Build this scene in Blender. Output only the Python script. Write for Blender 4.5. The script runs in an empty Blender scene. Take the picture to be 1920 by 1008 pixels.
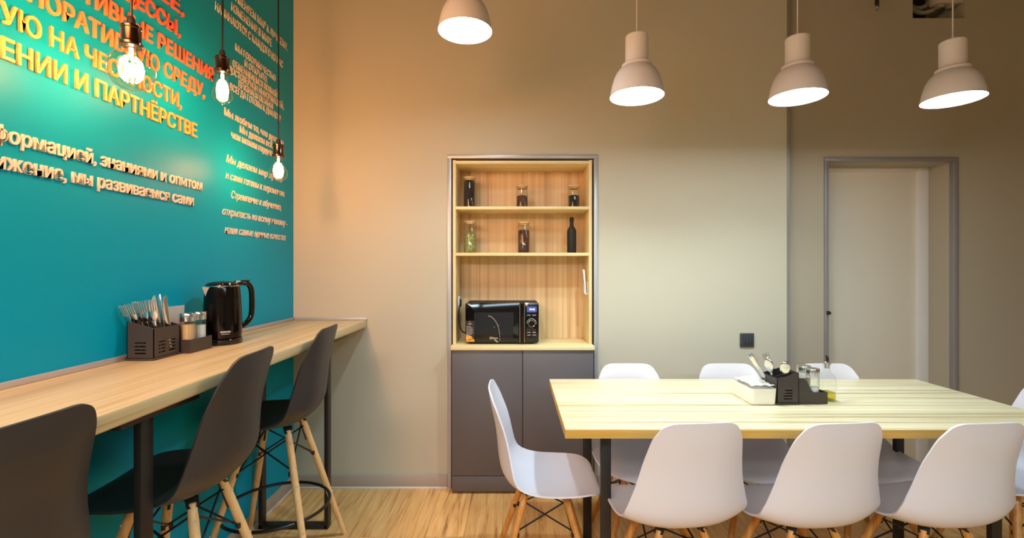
import bpy, bmesh, math, random
from mathutils import Vector, Matrix
random.seed(7)
C = bpy.context.scene.collection
SC = bpy.context.scene
PI = math.pi

# ------------------------------------------------------------------ camera
CAM_H = 1.33
cam = bpy.data.cameras.new('camera')
cam.sensor_width = 36.0
cam.lens = 880.0 / 1920.0 * 36.0
cam.shift_x = -4.0 / 1920.0
cam.shift_y = -2.0 / 1920.0
cam.clip_start = 0.05
camo = bpy.data.objects.new('camera', cam)
camo.location = (0, 0, CAM_H)
camo.rotation_euler = (PI / 2, 0, 0)
C.objects.link(camo)
SC.camera = camo

# ------------------------------------------------------------------ world, exposure
w = bpy.data.worlds.new('world')
SC.world = w
w.use_nodes = True
w.node_tree.nodes['Background'].inputs[0].default_value = (0.9, 0.85, 0.8, 1)
w.node_tree.nodes['Background'].inputs[1].default_value = 0.05
SC.view_settings.view_transform = 'Standard'
SC.view_settings.look = 'None'
SC.view_settings.gamma = 1.0
SC.view_settings.exposure = 0.0
SC.view_settings.use_curve_mapping = False
try:
    SC.cycles.use_denoising = True
    SC.cycles.max_bounces = 10
    SC.cycles.transparent_max_bounces = 24
    SC.cycles.caustics_reflective = False
    SC.cycles.caustics_refractive = False
    SC.cycles.sample_clamp_indirect = 6.0
except Exception:
    pass

def area_light(name, loc, size, power, color):
    l = bpy.data.lights.new(name, 'AREA')
    l.shape = 'RECTANGLE'
    l.size, l.size_y = size
    l.energy = power
    l.color = color
    o = bpy.data.objects.new(name, l)
    o.location = loc
    C.objects.link(o)
    return o
# area fill for unseen pendant lamps over the rest of the room, behind the camera
PENDANT_L = 31.0
PENDANT_W = 36.0
BULB_W = 9.5
COOL = (0.75, 0.93, 1.0)
WARM = (1.0, 0.40, 0.15)
area_light('hanging_lamp', (1.2, -1.1, 2.25), (2.6, 0.5), 74, (0.68, 0.91, 1.0))
area_light('hanging_lamp', (-0.9, -0.9, 2.25), (1.2, 0.5), 72, (0.68, 0.90, 1.0))
# the row of bare bulbs goes on along the counter, out of the picture
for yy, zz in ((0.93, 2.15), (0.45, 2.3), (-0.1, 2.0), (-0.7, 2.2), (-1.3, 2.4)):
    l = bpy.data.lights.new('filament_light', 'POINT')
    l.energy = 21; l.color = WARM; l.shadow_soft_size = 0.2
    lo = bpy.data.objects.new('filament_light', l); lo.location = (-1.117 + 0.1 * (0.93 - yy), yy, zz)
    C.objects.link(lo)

# ------------------------------------------------------------------ materials
def lin(c):
    c = c / 255.0
    return c / 12.92 if c <= 0.04045 else ((c + 0.055) / 1.055) ** 2.4
def rgb(r, g, b):
    return (lin(r), lin(g), lin(b), 1.0)

def new_mat(name):
    m = bpy.data.materials.new(name)
    m.use_nodes = True
    nt = m.node_tree
    return m, nt, nt.nodes['Principled BSDF']

def plain(name, col, rough=0.5, metal=0.0, bump=0.0, bscale=200.0, var=0.0, spec=0.5):
    m, nt, b = new_mat(name)
    b.inputs['Roughness'].default_value = rough
    b.inputs['Metallic'].default_value = metal
    b.inputs['Specular IOR Level'].default_value = spec
    tc = nt.nodes.new('ShaderNodeTexCoord')
    nz = nt.nodes.new('ShaderNodeTexNoise')
    nz.inputs['Scale'].default_value = bscale
    nz.inputs['Detail'].default_value = 3
    nt.links.new(tc.outputs['Object'], nz.inputs['Vector'])
    mx = nt.nodes.new('ShaderNodeMix')
    mx.data_type = 'RGBA'
    mx.inputs[6].default_value = col
    mx.inputs[7].default_value = (col[0] * (1 - var), col[1] * (1 - var), col[2] * (1 - var), 1)
    nt.links.new(nz.outputs['Fac'], mx.inputs[0])
    nt.links.new(mx.outputs[2], b.inputs['Base Color'])
    if bump:
        bp = nt.nodes.new('ShaderNodeBump')
        bp.inputs['Strength'].default_value = bump
        bp.inputs['Distance'].default_value = 0.002
        nt.links.new(nz.outputs['Fac'], bp.inputs['Height'])
        nt.links.new(bp.outputs['Normal'], b.inputs['Normal'])
    return m

def wood(name, light, mid, dark, axis, freq=28.0, rough=0.45, stretch=0.5, bump=0.05):
    """striped grain running along one axis"""
    m, nt, b = new_mat(name)
    b.inputs['Roughness'].default_value = rough
    tc = nt.nodes.new('ShaderNodeTexCoord')
    mp = nt.nodes.new('ShaderNodeMapping')
    sc = [freq, freq, freq]
    sc['xyz'.index(axis)] = stretch
    mp.inputs['Scale'].default_value = sc
    nt.links.new(tc.outputs['Object'], mp.inputs['Vector'])
    n1 = nt.nodes.new('ShaderNodeTexNoise')
    n1.inputs['Scale'].default_value = 1.0
    n1.inputs['Detail'].default_value = 6
    n1.inputs['Roughness'].default_value = 0.62
    n1.inputs['Distortion'].default_value = 0.15
    nt.links.new(mp.outputs['Vector'], n1.inputs['Vector'])
    rp = nt.nodes.new('ShaderNodeValToRGB')
    e = rp.color_ramp.elements
    e[0].position, e[0].color = 0.30, dark
    e[1].position, e[1].color = 0.62, light
    k = e.new(0.45); k.color = mid
    nt.links.new(n1.outputs['Fac'], rp.inputs['Fac'])
    nt.links.new(rp.outputs['Color'], b.inputs['Base Color'])
    bp = nt.nodes.new('ShaderNodeBump')
    bp.inputs['Strength'].default_value = bump
    bp.inputs['Distance'].default_value = 0.001
    nt.links.new(n1.outputs['Fac'], bp.inputs['Height'])
    nt.links.new(bp.outputs['Normal'], b.inputs['Normal'])
    return m

def floor_mat():
    m, nt, b = new_mat('oak_laminate')
    b.inputs['Roughness'].default_value = 0.42
    tc = nt.nodes.new('ShaderNodeTexCoord')
    mp = nt.nodes.new('ShaderNodeMapping')
    mp.inputs['Rotation'].default_value = (0, 0, PI / 2)
    mp.inputs['Location'].default_value = (0.37, 0.06, 0)
    nt.links.new(tc.outputs['Object'], mp.inputs['Vector'])
    br = nt.nodes.new('ShaderNodeTexBrick')
    br.inputs['Scale'].default_value = 1.0
    br.inputs['Brick Width'].default_value = 1.3
    br.inputs['Row Height'].default_value = 0.19
    br.inputs['Mortar Size'].default_value = 0.0008
    br.inputs['Mortar Smooth'].default_value = 0.2
    br.inputs['Color1'].default_value = (0, 0, 0, 1)
    br.inputs['Color2'].default_value = (1, 1, 1, 1)
    br.inputs['Mortar'].default_value = (0.5, 0.5, 0.5, 1)
    nt.links.new(mp.outputs['Vector'], br.inputs['Vector'])
    # grain, shifted per plank
    ad = nt.nodes.new('ShaderNodeVectorMath'); ad.operation = 'MULTIPLY_ADD'
    ad.inputs[1].default_value = (5.3, 3.1, 0)
    nt.links.new(br.outputs['Color'], ad.inputs[0])
    nt.links.new(mp.outputs['Vector'], ad.inputs[2])
    m2 = nt.nodes.new('ShaderNodeMapping')
    m2.inputs['Scale'].default_value = (2.2, 34, 1)
    nt.links.new(ad.outputs[0], m2.inputs['Vector'])
    n1 = nt.nodes.new('ShaderNodeTexNoise')
    n1.inputs['Scale'].default_value = 1.0
    n1.inputs['Detail'].default_value = 8
    n1.inputs['Roughness'].default_value = 0.65
    n1.inputs['Distortion'].default_value = 0.6
    nt.links.new(m2.outputs['Vector'], n1.inputs['Vector'])
    rp = nt.nodes.new('ShaderNodeValToRGB')
    e = rp.color_ramp.elements
    e[0].position, e[0].color = 0.28, rgb(150, 98, 50)
    e[1].position, e[1].color = 0.70, rgb(246, 198, 130)
    k = e.new(0.45); k.color = rgb(224, 168, 102)
    nt.links.new(n1.outputs['Fac'], rp.inputs['Fac'])
    hs = nt.nodes.new('ShaderNodeHueSaturation')
    mr = nt.nodes.new('ShaderNodeMapRange')
    mr.inputs['To Min'].default_value = 0.86
    mr.inputs['To Max'].default_value = 1.1
    nt.links.new(br.outputs['Color'], mr.inputs['Value'])
    nt.links.new(mr.outputs[0], hs.inputs['Value'])
    nt.links.new(rp.outputs['Color'], hs.inputs['Color'])
    mx = nt.nodes.new('ShaderNodeMix'); mx.data_type = 'RGBA'
    mx.inputs[7].default_value = rgb(120, 80, 42)
    nt.links.new(br.outputs['Fac'], mx.inputs[0])
    nt.links.new(hs.outputs['Color'], mx.inputs[6])
    nt.links.new(mx.outputs[2], b.inputs['Base Color'])
    bp = nt.nodes.new('ShaderNodeBump')
    bp.inputs['Strength'].default_value = 0.08
    bp.inputs['Distance'].default_value = 0.001
    nt.links.new(n1.outputs['Fac'], bp.inputs['Height'])
    nt.links.new(bp.outputs['Normal'], b.inputs['Normal'])
    return m

def clear_glass(name, tint, gloss_rough=0.03, ior=1.45):
    m = bpy.data.materials.new(name)
    m.use_nodes = True
    nt = m.node_tree
    nt.nodes.remove(nt.nodes['Principled BSDF'])
    out = nt.nodes['Material Output']
    tr = nt.nodes.new('ShaderNodeBsdfTransparent'); tr.inputs[0].default_value = tint
    gl = nt.nodes.new('ShaderNodeBsdfGlossy'); gl.inputs['Roughness'].default_value = gloss_rough
    lw = nt.nodes.new('ShaderNodeLayerWeight'); lw.inputs['Blend'].default_value = 0.5
    pw = nt.nodes.new('ShaderNodeMath'); pw.operation = 'POWER'; pw.inputs[1].default_value = 3.0
    nt.links.new(lw.outputs['Facing'], pw.inputs[0])
    fr = nt.nodes.new('ShaderNodeMapRange'); fr.inputs['To Min'].default_value = 0.03; fr.inputs['To Max'].default_value = 0.85
    nt.links.new(pw.outputs[0], fr.inputs['Value'])
    mx = nt.nodes.new('ShaderNodeMixShader')
    nt.links.new(fr.outputs[0], mx.inputs[0])
    nt.links.new(tr.outputs[0], mx.inputs[1])
    nt.links.new(gl.outputs[0], mx.inputs[2])
    nt.links.new(mx.outputs[0], out.inputs['Surface'])
    return m

def emit(name, col, strength):
    m = bpy.data.materials.new(name)
    m.use_nodes = True
    nt = m.node_tree
    b = nt.nodes['Principled BSDF']
    b.inputs['Base Color'].default_value = (0.02, 0.02, 0.02, 1)
    b.inputs['Emission Color'].default_value = col
    b.inputs['Emission Strength'].default_value = strength
    return m

def grains(name, c1, c2, c3, scale):
    m, nt, b = new_mat(name)
    b.inputs['Roughness'].default_value = 0.6
    tc = nt.nodes.new('ShaderNodeTexCoord')
    v = nt.nodes.new('ShaderNodeTexVoronoi')
    v.inputs['Scale'].default_value = scale
    nt.links.new(tc.outputs['Object'], v.inputs['Vector'])
    rp = nt.nodes.new('ShaderNodeValToRGB')
    e = rp.color_ramp.elements
    e[0].position, e[0].color = 0.1, c1
    e[1].position, e[1].color = 0.9, c3
    k = e.new(0.5); k.color = c2
    sep = nt.nodes.new('ShaderNodeSeparateColor')
    nt.links.new(v.outputs['Color'], sep.inputs[0])
    nt.links.new(sep.outputs[0], rp.inputs['Fac'])
    nt.links.new(rp.outputs['Color'], b.inputs['Base Color'])
    bp = nt.nodes.new('ShaderNodeBump'); bp.inputs['Strength'].default_value = 0.8
    bp.inputs['Distance'].default_value = 0.003
    nt.links.new(v.outputs['Distance'], bp.inputs['Height'])
    nt.links.new(bp.outputs['Normal'], b.inputs['Normal'])
    return m

def letter_orange():
    """printed gradient: yellow at the near lower end to red at the far upper end"""
    m, nt, b = new_mat('orange_letter_paint')
    b.inputs['Roughness'].default_value = 0.45
    tc = nt.nodes.new('ShaderNodeTexCoord')
    sp = nt.nodes.new('ShaderNodeSeparateXYZ')
    nt.links.new(tc.outputs['Object'], sp.inputs[0])
    a = nt.nodes.new('ShaderNodeMapRange')
    a.inputs['From Min'].default_value = 1.86; a.inputs['From Max'].default_value = 2.40
    nt.links.new(sp.outputs['Z'], a.inputs['Value'])
    c = nt.nodes.new('ShaderNodeMapRange')
    c.inputs['From Min'].default_value = 1.2; c.inputs['From Max'].default_value = 2.0
    c.inputs['To Max'].default_value = 0.3
    nt.links.new(sp.outputs['Y'], c.inputs['Value'])
    s = nt.nodes.new('ShaderNodeMath'); s.operation = 'ADD'
    nt.links.new(a.outputs[0], s.inputs[0]); nt.links.new(c.outputs[0], s.inputs[1])
    rp = nt.nodes.new('ShaderNodeValToRGB')
    e = rp.color_ramp.elements
    e[0].position, e[0].color = 0.0, rgb(250, 202, 100)
    e[1].position, e[1].color = 1.0, rgb(238, 100, 72)
    k = e.new(0.5); k.color = rgb(248, 150, 88)
    nt.links.new(s.outputs[0], rp.inputs['Fac'])
    nt.links.new(rp.outputs['Color'], b.inputs['Base Color'])
    return m

M = {}
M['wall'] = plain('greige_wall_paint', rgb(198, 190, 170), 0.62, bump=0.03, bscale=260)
M['wall_r'] = plain('greige_wall_shaded', rgb(176, 164, 144), 0.7, bump=0.03, bscale=260)  # darker copy of the wall paint, the dimmer light put into the colour
M['teal'] = plain('teal_wall_paint', rgb(0, 156, 190), 0.42, bump=0.04, bscale=180, spec=0.15)
M['ceiling'] = plain('dark_ceiling_paint', rgb(92, 84, 74), 0.9)
M['floor'] = floor_mat()
M['skirt'] = plain('taupe_skirting', rgb(178, 164, 152), 0.4)
M['skirt_lip'] = plain('pale_skirting_lip', rgb(226, 222, 214), 0.4)
M['alu'] = plain('satin_aluminium', rgb(188, 186, 188), 0.38, 0.35)
M['alu_dark'] = plain('grey_lacquered_steel', rgb(146, 140, 140), 0.45, 0.25)
M['oak_x'] = wood('pale_striped_oak_across', rgb(236, 224, 190), rgb(222, 203, 160), rgb(164, 146, 110), 'x', 42, 0.30, 0.6)
M['oak_y'] = wood('pale_striped_oak_along', rgb(220, 203, 160), rgb(206, 184, 138), rgb(170, 146, 104), 'y', 42, 0.36, 0.7)
M['oak_edge'] = wood('oak_edge_banding', rgb(222, 180, 92), rgb(208, 162, 76), rgb(188, 140, 60), 'x', 60, 0.45, 0.8)
M['oak_z'] = wood('striped_oak_upright', rgb(238, 206, 158), rgb(226, 188, 138), rgb(182, 138, 100), 'z', 34, 0.45, 0.35)
M['oak_side'] = wood('oak_side_board', rgb(246, 226, 176), rgb(240, 216, 160), rgb(218, 184, 128), 'z', 40, 0.45, 0.5)
M['oak_shelf'] = wood('oak_shelf_board', rgb(246, 226, 174), rgb(240, 216, 158), rgb(218, 184, 126), 'x', 40, 0.45, 0.5)
M['cab'] = plain('anthracite_laminate', rgb(100, 94, 96), 0.42, bump=0.02, bscale=400)
M['black'] = plain('black_powder_coat', rgb(36, 30, 28), 0.45)
M['black_rod'] = plain('black_steel_rod', rgb(20, 19, 19), 0.35)
M['shell_black'] = plain('charcoal_plastic', rgb(54, 52, 53), 0.42, bump=0.03, bscale=300)
M['shell_white'] = plain('white_plastic', rgb(224, 220, 230), 0.38)
M['beech'] = wood('beech_dowel', rgb(240, 200, 146), rgb(232, 186, 128), rgb(214, 164, 106), 'z', 60, 0.42, 3.0)
M['beech_dark'] = wood('honey_beech_dowel', rgb(222, 160, 88), rgb(208, 142, 70), rgb(186, 118, 52), 'z', 60, 0.42, 3.0)
M['steel'] = plain('brushed_steel', rgb(226, 224, 222), 0.2, 1.0)
M['screw'] = plain('zinc_screw', rgb(214, 210, 204), 0.45, 0.6)
M['steel_pale'] = plain('pale_satin_steel', rgb(216, 206, 188), 0.45, 0.5)
M['steel_dark'] = plain('gunmetal', rgb(110, 86, 76), 0.22, 1.0)
M['black_gloss'] = plain('black_gloss', rgb(16, 14, 14), 0.08)
M['kettle'] = plain('black_chrome', rgb(40, 34, 32), 0.10, 0.8)
M['black_matte'] = plain('matte_black', rgb(30, 27, 26), 0.6)
M['brown_plastic'] = plain('dark_brown_plastic', rgb(64, 55, 51), 0.45)
M['paper'] = plain('white_paper', rgb(248, 243, 236), 0.85, var=0.06, bscale=30)
M['cream'] = plain('cream_plastic', rgb(240, 234, 220), 0.4)
M['white'] = plain('white_lacquer', rgb(236, 234, 232), 0.4)
M['lamp_white'] = plain('white_lamp_enamel', rgb(234, 228, 232), 0.5)
M['lamp_glow'] = emit('lamp_diffuser_glow', (0.75, 0.93, 1.0, 1), PENDANT_L)
M['filament'] = emit('filament_glow', (1.0, 0.72, 0.36, 1), 60.0)
M['bulb_glass'] = clear_glass('amber_bulb_glass', (1.0, 0.93, 0.80, 1))
M['glass'] = clear_glass('clear_jar_glass', (0.97, 0.98, 0.97, 1))
M['oil'] = clear_glass('olive_oil', (0.86, 0.80, 0.05, 1), 0.1)
M['bamboo'] = wood('bamboo_lid', rgb(226, 190, 130), rgb(214, 172, 110), rgb(196, 150, 90), 'x', 80, 0.5, 4)
M['tea'] = grains('black_tea', rgb(14, 12, 12), rgb(30, 26, 26), rgb(60, 52, 48), 260)
M['beans'] = grains('coffee_beans', rgb(44, 22, 12), rgb(78, 42, 24), rgb(120, 74, 46), 170)
M['herb'] = grains('green_herb', rgb(110, 116, 50), rgb(160, 164, 84), rgb(200, 198, 130), 190)
M['salt'] = plain('salt', rgb(244, 242, 240), 0.9, bump=0.4, bscale=900)
M['picks'] = wood('toothpicks', rgb(226, 196, 150), rgb(206, 168, 120), rgb(160, 120, 80), 'z', 300, 0.6, 2)
M['screen'] = emit('display_blue', (0.10, 0.12, 0.55, 1), 0.7)
M['digits'] = emit('display_digits', (0.75, 0.85, 1.0, 1), 3.0)
M['window_dark'] = plain('tinted_oven_glass', rgb(34, 37, 42), 0.12)
M['panel_brown'] = plain('brown_gloss_sticker', rgb(58, 44, 40), 0.3)
M['sticker_food'] = grains('orange_sticker', rgb(236, 150, 40), rgb(250, 190, 90), rgb(150, 80, 20), 150)
M['ink_white'] = plain('white_print', rgb(226, 226, 226), 0.5)
M['orange'] = letter_orange()
M['letter'] = plain('offwhite_letter', rgb(226, 212, 196), 0.5)
M['switch'] = plain('anthracite_plastic', rgb(62, 64, 70), 0.3)
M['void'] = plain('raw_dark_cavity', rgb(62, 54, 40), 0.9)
M['conduit'] = plain('grey_conduit', rgb(158, 152, 132), 0.6)
M['boxgrey'] = plain('grey_metal_box', rgb(190, 176, 164), 0.5)
M['door'] = plain('cream_door_paint', rgb(228, 218, 200), 0.45)
M['casing'] = plain('white_door_casing', rgb(226, 220, 216), 0.4)

# ------------------------------------------------------------------ mesh helpers
def frame_of(d):
    d = d.normalized()
    up = Vector((0, 0, 1)) if abs(d.z) < 0.95 else Vector((1, 0, 0))
    a = d.cross(up).normalized()
    return a, d.cross(a).normalized()

class MB:
    def __init__(self):
        self.bm = bmesh.new()
    def box(self, x0, x1, y0, y1, z0, z1, bevel=0.0, seg=2):
        t = bmesh.new()
        bmesh.ops.create_cube(t, size=1.0)
        for v in t.verts:
            v.co = Vector(((x0 + x1) / 2 + v.co.x * (x1 - x0), (y0 + y1) / 2 + v.co.y * (y1 - y0), (z0 + z1) / 2 + v.co.z * (z1 - z0)))
        if bevel:
            bmesh.ops.bevel(t, geom=list(t.edges), offset=bevel, segments=seg, affect='EDGES', profile=0.5)
        self.add(t)
        return self
    def add(self, t, mat=None):
        me = bpy.data.meshes.new('tmp')
        t.to_mesh(me); t.free()
        if mat is not None:
            me.transform(mat)
        self.bm.from_mesh(me)
        bpy.data.meshes.remove(me)
        return self
    def add_mesh(self, me, mat=None):
        me2 = me.copy()
        if mat is not None:
            me2.transform(mat)
        self.bm.from_mesh(me2)
        bpy.data.meshes.remove(me2)
        return self
    def prism(self, pts, d, bevel=0.0):
        """polygon of 3-D points extruded by the vector d"""
        t = bmesh.new()
        d = Vector(d)
        vs = [t.verts.new(Vector(p)) for p in pts]
        f = t.faces.new(vs)
        r = bmesh.ops.extrude_face_region(t, geom=[f])
        bmesh.ops.translate(t, vec=d, verts=[g for g in r['geom'] if isinstance(g, bmesh.types.BMVert)])
        bmesh.ops.recalc_face_normals(t, faces=list(t.faces))
        if bevel:
            bmesh.ops.bevel(t, geom=list(t.edges), offset=bevel, segments=2, affect='EDGES', profile=0.5)
        self.add(t)
        return self
    def tube(self, pts, r, n=10, caps=True, r2=None):
        """round tube along a polyline; r may be a list"""
        pts = [Vector(p) for p in pts]
        rs = r if isinstance(r, (list, tuple)) else [r] * len(pts)
        bm = self.bm
        rings = []
        prev = None
        for i, p in enumerate(pts):
            if i == 0: d = pts[1] - p
            elif i == len(pts) - 1: d = p - pts[i - 1]
            else: d = (pts[i + 1] - p).normalized() + (p - pts[i - 1]).normalized()
            d.normalize()
            if prev is None:
                a, b = frame_of(d)
            else:
                a = (prev - d * prev.dot(d)).normalized()
                b = d.cross(a).normalized()
            prev = a
            rings.append([bm.verts.new(p + (a * math.cos(2 * PI * k / n) + b * math.sin(2 * PI * k / n)) * rs[i]) for k in range(n)])
        for i in range(len(rings) - 1):
            for k in range(n):
                try: bm.faces.new((rings[i][k], rings[i][(k + 1) % n], rings[i + 1][(k + 1) % n], rings[i + 1][k]))
                except ValueError: pass
        if caps:
            bm.faces.new(rings[0][::-1]); bm.faces.new(rings[-1])
        return self
    def ring(self, c, R, r, n=48, m=8):
        bm = self.bm
        vs = []
        for i in range(n):
            a = 2 * PI * i / n
            row = []
            for k in range(m):
                b = 2 * PI * k / m
                row.append(bm.verts.new(Vector(c) + Vector(((R + r * math.cos(b)) * math.cos(a), (R + r * math.cos(b)) * math.sin(a), r * math.sin(b)))))
            vs.append(row)
        for i in range(n):
            for k in range(m):
                bm.faces.new((vs[i][k], vs[(i + 1) % n][k], vs[(i + 1) % n][(k + 1) % m], vs[i][(k + 1) % m]))
        return self
    def lathe(self, prof, c=(0, 0, 0), n=40, close=False):
        """profile of (r, z) turned about the vertical axis"""
        bm = self.bm
        c = Vector(c)
        rows = []
        for r, z in prof:
            if r < 1e-6:
                rows.append([bm.verts.new(c + Vector((0, 0, z)))])
            else:
                rows.append([bm.verts.new(c + Vector((r * math.cos(2 * PI * k / n), r * math.sin(2 * PI * k / n), z))) for k in range(n)])
        pairs = list(zip(rows[:-1], rows[1:]))
        if close: pairs.append((rows[-1], rows[0]))
        for A, B in pairs:
            if len(A) == 1 and len(B) == 1: continue
            for k in range(n):
                if len(A) == 1: bm.faces.new((A[0], B[(k + 1) % n], B[k]))
                elif len(B) == 1: bm.faces.new((A[k], A[(k + 1) % n], B[0]))
                else: bm.faces.new((A[k], A[(k + 1) % n], B[(k + 1) % n], B[k]))
        return self
    def build(self, name, mat, parent=None, loc=(0, 0, 0), rot=(0, 0, 0), smooth=35, normals=True):
        if normals:
            bmesh.ops.recalc_face_normals(self.bm, faces=list(self.bm.faces))
        me = bpy.data.meshes.new(name)
        self.bm.to_mesh(me); self.bm.free()
        if smooth:
            for p in me.polygons: p.use_smooth = True
            me.set_sharp_from_angle(angle=math.radians(smooth))
        me.materials.append(M[mat] if isinstance(mat, str) else mat)
        o = bpy.data.objects.new(name, me)
        o.location = loc; o.rotation_euler = rot
        C.objects.link(o)
        if parent is not None: o.parent = parent
        return o

def tag(o, label, cat, group=None, kind=None):
    o['label'] = label; o['category'] = cat
    if group: o['group'] = group
    if kind: o['kind'] = kind
    return o
def thing(name, label, cat, loc=(0, 0, 0), rotz=0.0, group=None):
    o = bpy.data.objects.new(name, None)
    o.empty_display_size = 0.05
    o.location = loc; o.rotation_euler = (0, 0, rotz)
    C.objects.link(o)
    return tag(o, label, cat, group)
def struct(o, label=None):
    o['kind'] = 'structure'
    if label: o['label'] = label
    return o
def copy_tree(src, parent=None):
    c = src.copy(); C.objects.link(c)
    if parent is not None: c.parent = parent
    for ch in list(src.children): copy_tree(ch, c)
    return c

def text_mesh(body, extrude=0.0, shear=0.0, bold=0.0, spacing=1.0):
    cu = bpy.data.curves.new('lettering', 'FONT')
    cu.body = body; cu.size = 1.0; cu.extrude = extrude; cu.shear = shear; cu.offset = bold
    cu.space_character = spacing
    cu.resolution_u = 3
    o = bpy.data.objects.new('lettering', cu)
    C.objects.link(o)
    dg = bpy.context.evaluated_depsgraph_get()
    me = bpy.data.meshes.new_from_object(o.evaluated_get(dg))
    bpy.data.objects.remove(o); bpy.data.curves.remove(cu)
    me.materials.clear()
    return me

# ================================================================== THE SETTING
XL, YB, YR, ZC = -1.336, 2.841, 2.892, 3.45      # left wall, back wall, recessed right part, ceiling
XR, YF = 4.6, -3.6
XC = 1.652                                        # corner where the back wall steps back
struct(MB().box(XL - 0.2, XR, YF, 3.4, -0.1, 0).build('floor', 'floor', smooth=0))
struct(MB().box(XL - 0.2, XR, YF, 3.4, ZC, ZC + 0.1).build('ceiling', 'ceiling', smooth=0))
struct(MB().box(XL - 0.2, XL, YF, 3.4, 0, ZC).build('wall_left', 'teal', smooth=0))
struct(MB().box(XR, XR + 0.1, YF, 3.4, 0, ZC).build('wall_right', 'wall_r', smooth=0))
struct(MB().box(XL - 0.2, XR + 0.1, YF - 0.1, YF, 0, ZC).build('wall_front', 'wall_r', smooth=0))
# back wall with the niche
NX0, NX1, NZ = -0.381, 0.484, 1.993
b = MB()
b.box(XL, NX0, YB, 3.4, 0, ZC); b.box(NX1, XC, YB, 3.4, 0, ZC); b.box(NX0, NX1, YB, 3.4, NZ, ZC); b.box(NX0, NX1, 3.12, 3.4, 0, NZ)
struct(b.build('wall_back', 'wall', smooth=0))
# recessed part with the doorway and the service opening high up
DX0, DX1, DZ = 1.931, 2.709, 1.987
HX0, HX1, HZ = 2.456, 2.778, 2.868
b = MB()
b.box(XC, DX0, YR, 3.4, 0, ZC)
b.box(DX1, XR, YR, 3.4, 0, HZ)
b.box(DX0, DX1, YR, 3.4, DZ, HZ)
b.box(DX0, HX0, YR, 3.4, HZ, ZC); b.box(HX1, XR, YR, 3.4, HZ, ZC)
b.box(HX0, HX1, 3.2, 3.4, HZ, ZC)
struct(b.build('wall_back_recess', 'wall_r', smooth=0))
# skirtings with a pale lip at the floor
def skirting(name, segs):
    b = MB(); l = MB()
    for (x0, x1, y0, y1) in segs:
        b.box(x0, x1, y0, y1, 0.012, 0.082, 0.002)
    o = struct(b.build(name, 'skirt'))
    for (x0, x1, y0, y1) in segs:
        dx = 0.004
        l.box(x0, x1 + (dx if x1 - x0 < 0.05 else 0), y0 - (dx if y1 - y0 < 0.05 else 0), y1, 0.0, 0.012, 0.002)
    l.build('floor_lip', 'skirt_lip', o)
skirting('baseboard_back', [(XL + 0.012, -0.403, YB - 0.012, YB), (0.506, XC, YB - 0.012, YB), (XC + 0.02, 1.907, YR - 0.012, YR), (2.731, XR, YR - 0.012, YR)])
skirting('baseboard_left', [(XL, XL + 0.008, YF, YB)])
# metal frame of the niche
b = MB()
b.box(-0.403, -0.3795, YB - 0.008, YB + 0.03, 0, 1.993, 0.002); b.box(0.4825, 0.506, YB - 0.008, YB + 0.03, 0, 1.993, 0.002)
b.box(-0.403, 0.506, YB - 0.008, YB + 0.03, 1.9915, 2.015, 0.002)
struct(b.build('trim_1', 'alu'), 'aluminium frame round the shelf niche')
# doorway frame
b = MB()
b.box(1.908, 1.9325, YR - 0.01, YR + 0.03, 0, 1.987, 0.002); b.box(2.7075, 2.732, YR - 0.01, YR + 0.03, 0, 1.987, 0.002)
b.box(1.908, 2.732, YR - 0.01, YR + 0.03, 1.9855, 2.010, 0.002)
struct(b.build('trim_2', 'alu_dark'), 'grey steel frame round the doorway')
struct(MB().box(XC - 0.001, XC + 0.016, YB - 0.002, YR - 0.001, 0, ZC).build('trim_3', 'alu_dark', smooth=0), 'grey corner profile where the wall steps back')
# upstand strips along the counter
b = MB()
b.box(XL, XL + 0.008, YF + 0.02, YB, 1.014, 1.032, 0.002); b.box(XL + 0.008, -0.886, YB - 0.008, YB, 1.014, 1.030, 0.002)
struct(b.build('trim_4', 'alu'), 'pale strip where the bar counter meets the walls')
# door leaf, casing and latch
d = struct(MB().box(DX0, 2.655, 3.085, 3.12, 0.005, 1.965, 0.002).build('door_1', 'door'), 'plain cream door set back in a deep doorway')
b = MB()
b.box(2.640, DX1, 3.065, 3.13, 0, DZ, 0.003); b.box(DX0, 2.640, 3.065, 3.13, 1.963, DZ, 0.003)
b.build('door_casing', 'casing', d)
b = MB()
b.box(1.917, 1.936, YR - 0.020, YR - 0.010, 1.043, 1.066, 0.003)
b.tube([(1.928, YR - 0.02, 1.054), (1.928, YR - 0.032, 1.054)], 0.006, 10)
b.build('latch', 'black', d)

# ================================================================== BAR COUNTER
cnt = thing('bar_counter', 'long pale oak bar counter along the teal wall on black steel frames', 'counter', (XL, 0, 0))
CX1 = -0.891 - XL
b = MB(); b.box(0.003, CX1, -2.6, YB - 0.003, 0.972, 1.014, 0.006, 3)
b.build('worktop', 'oak_y', cnt)
for yc in (-1.2, 1.19, 2.385):
    b = MB()
    b.box(0.035, 0.055, yc, yc + 0.042, 0.003, 0.9715, 0.002)
    b.box(CX1 - 0.075, CX1 - 0.055, yc, yc + 0.042, 0.003, 0.9555, 0.002)
    b.box(0.035, CX1 - 0.062, yc, yc + 0.042, 0.003, 0.023, 0.002)
    b.box(0.035, CX1 - 0.062, yc, yc + 0.042, 0.936, 0.9555, 0.002)
    f = b.build('leg_frame', 'black', cnt)
    MB().box(CX1 - 0.066, CX1 - 0.014, yc - 0.11, yc + 0.16, 0.956, 0.9715, 0.001).build('mounting_plate', 'black', f)

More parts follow.
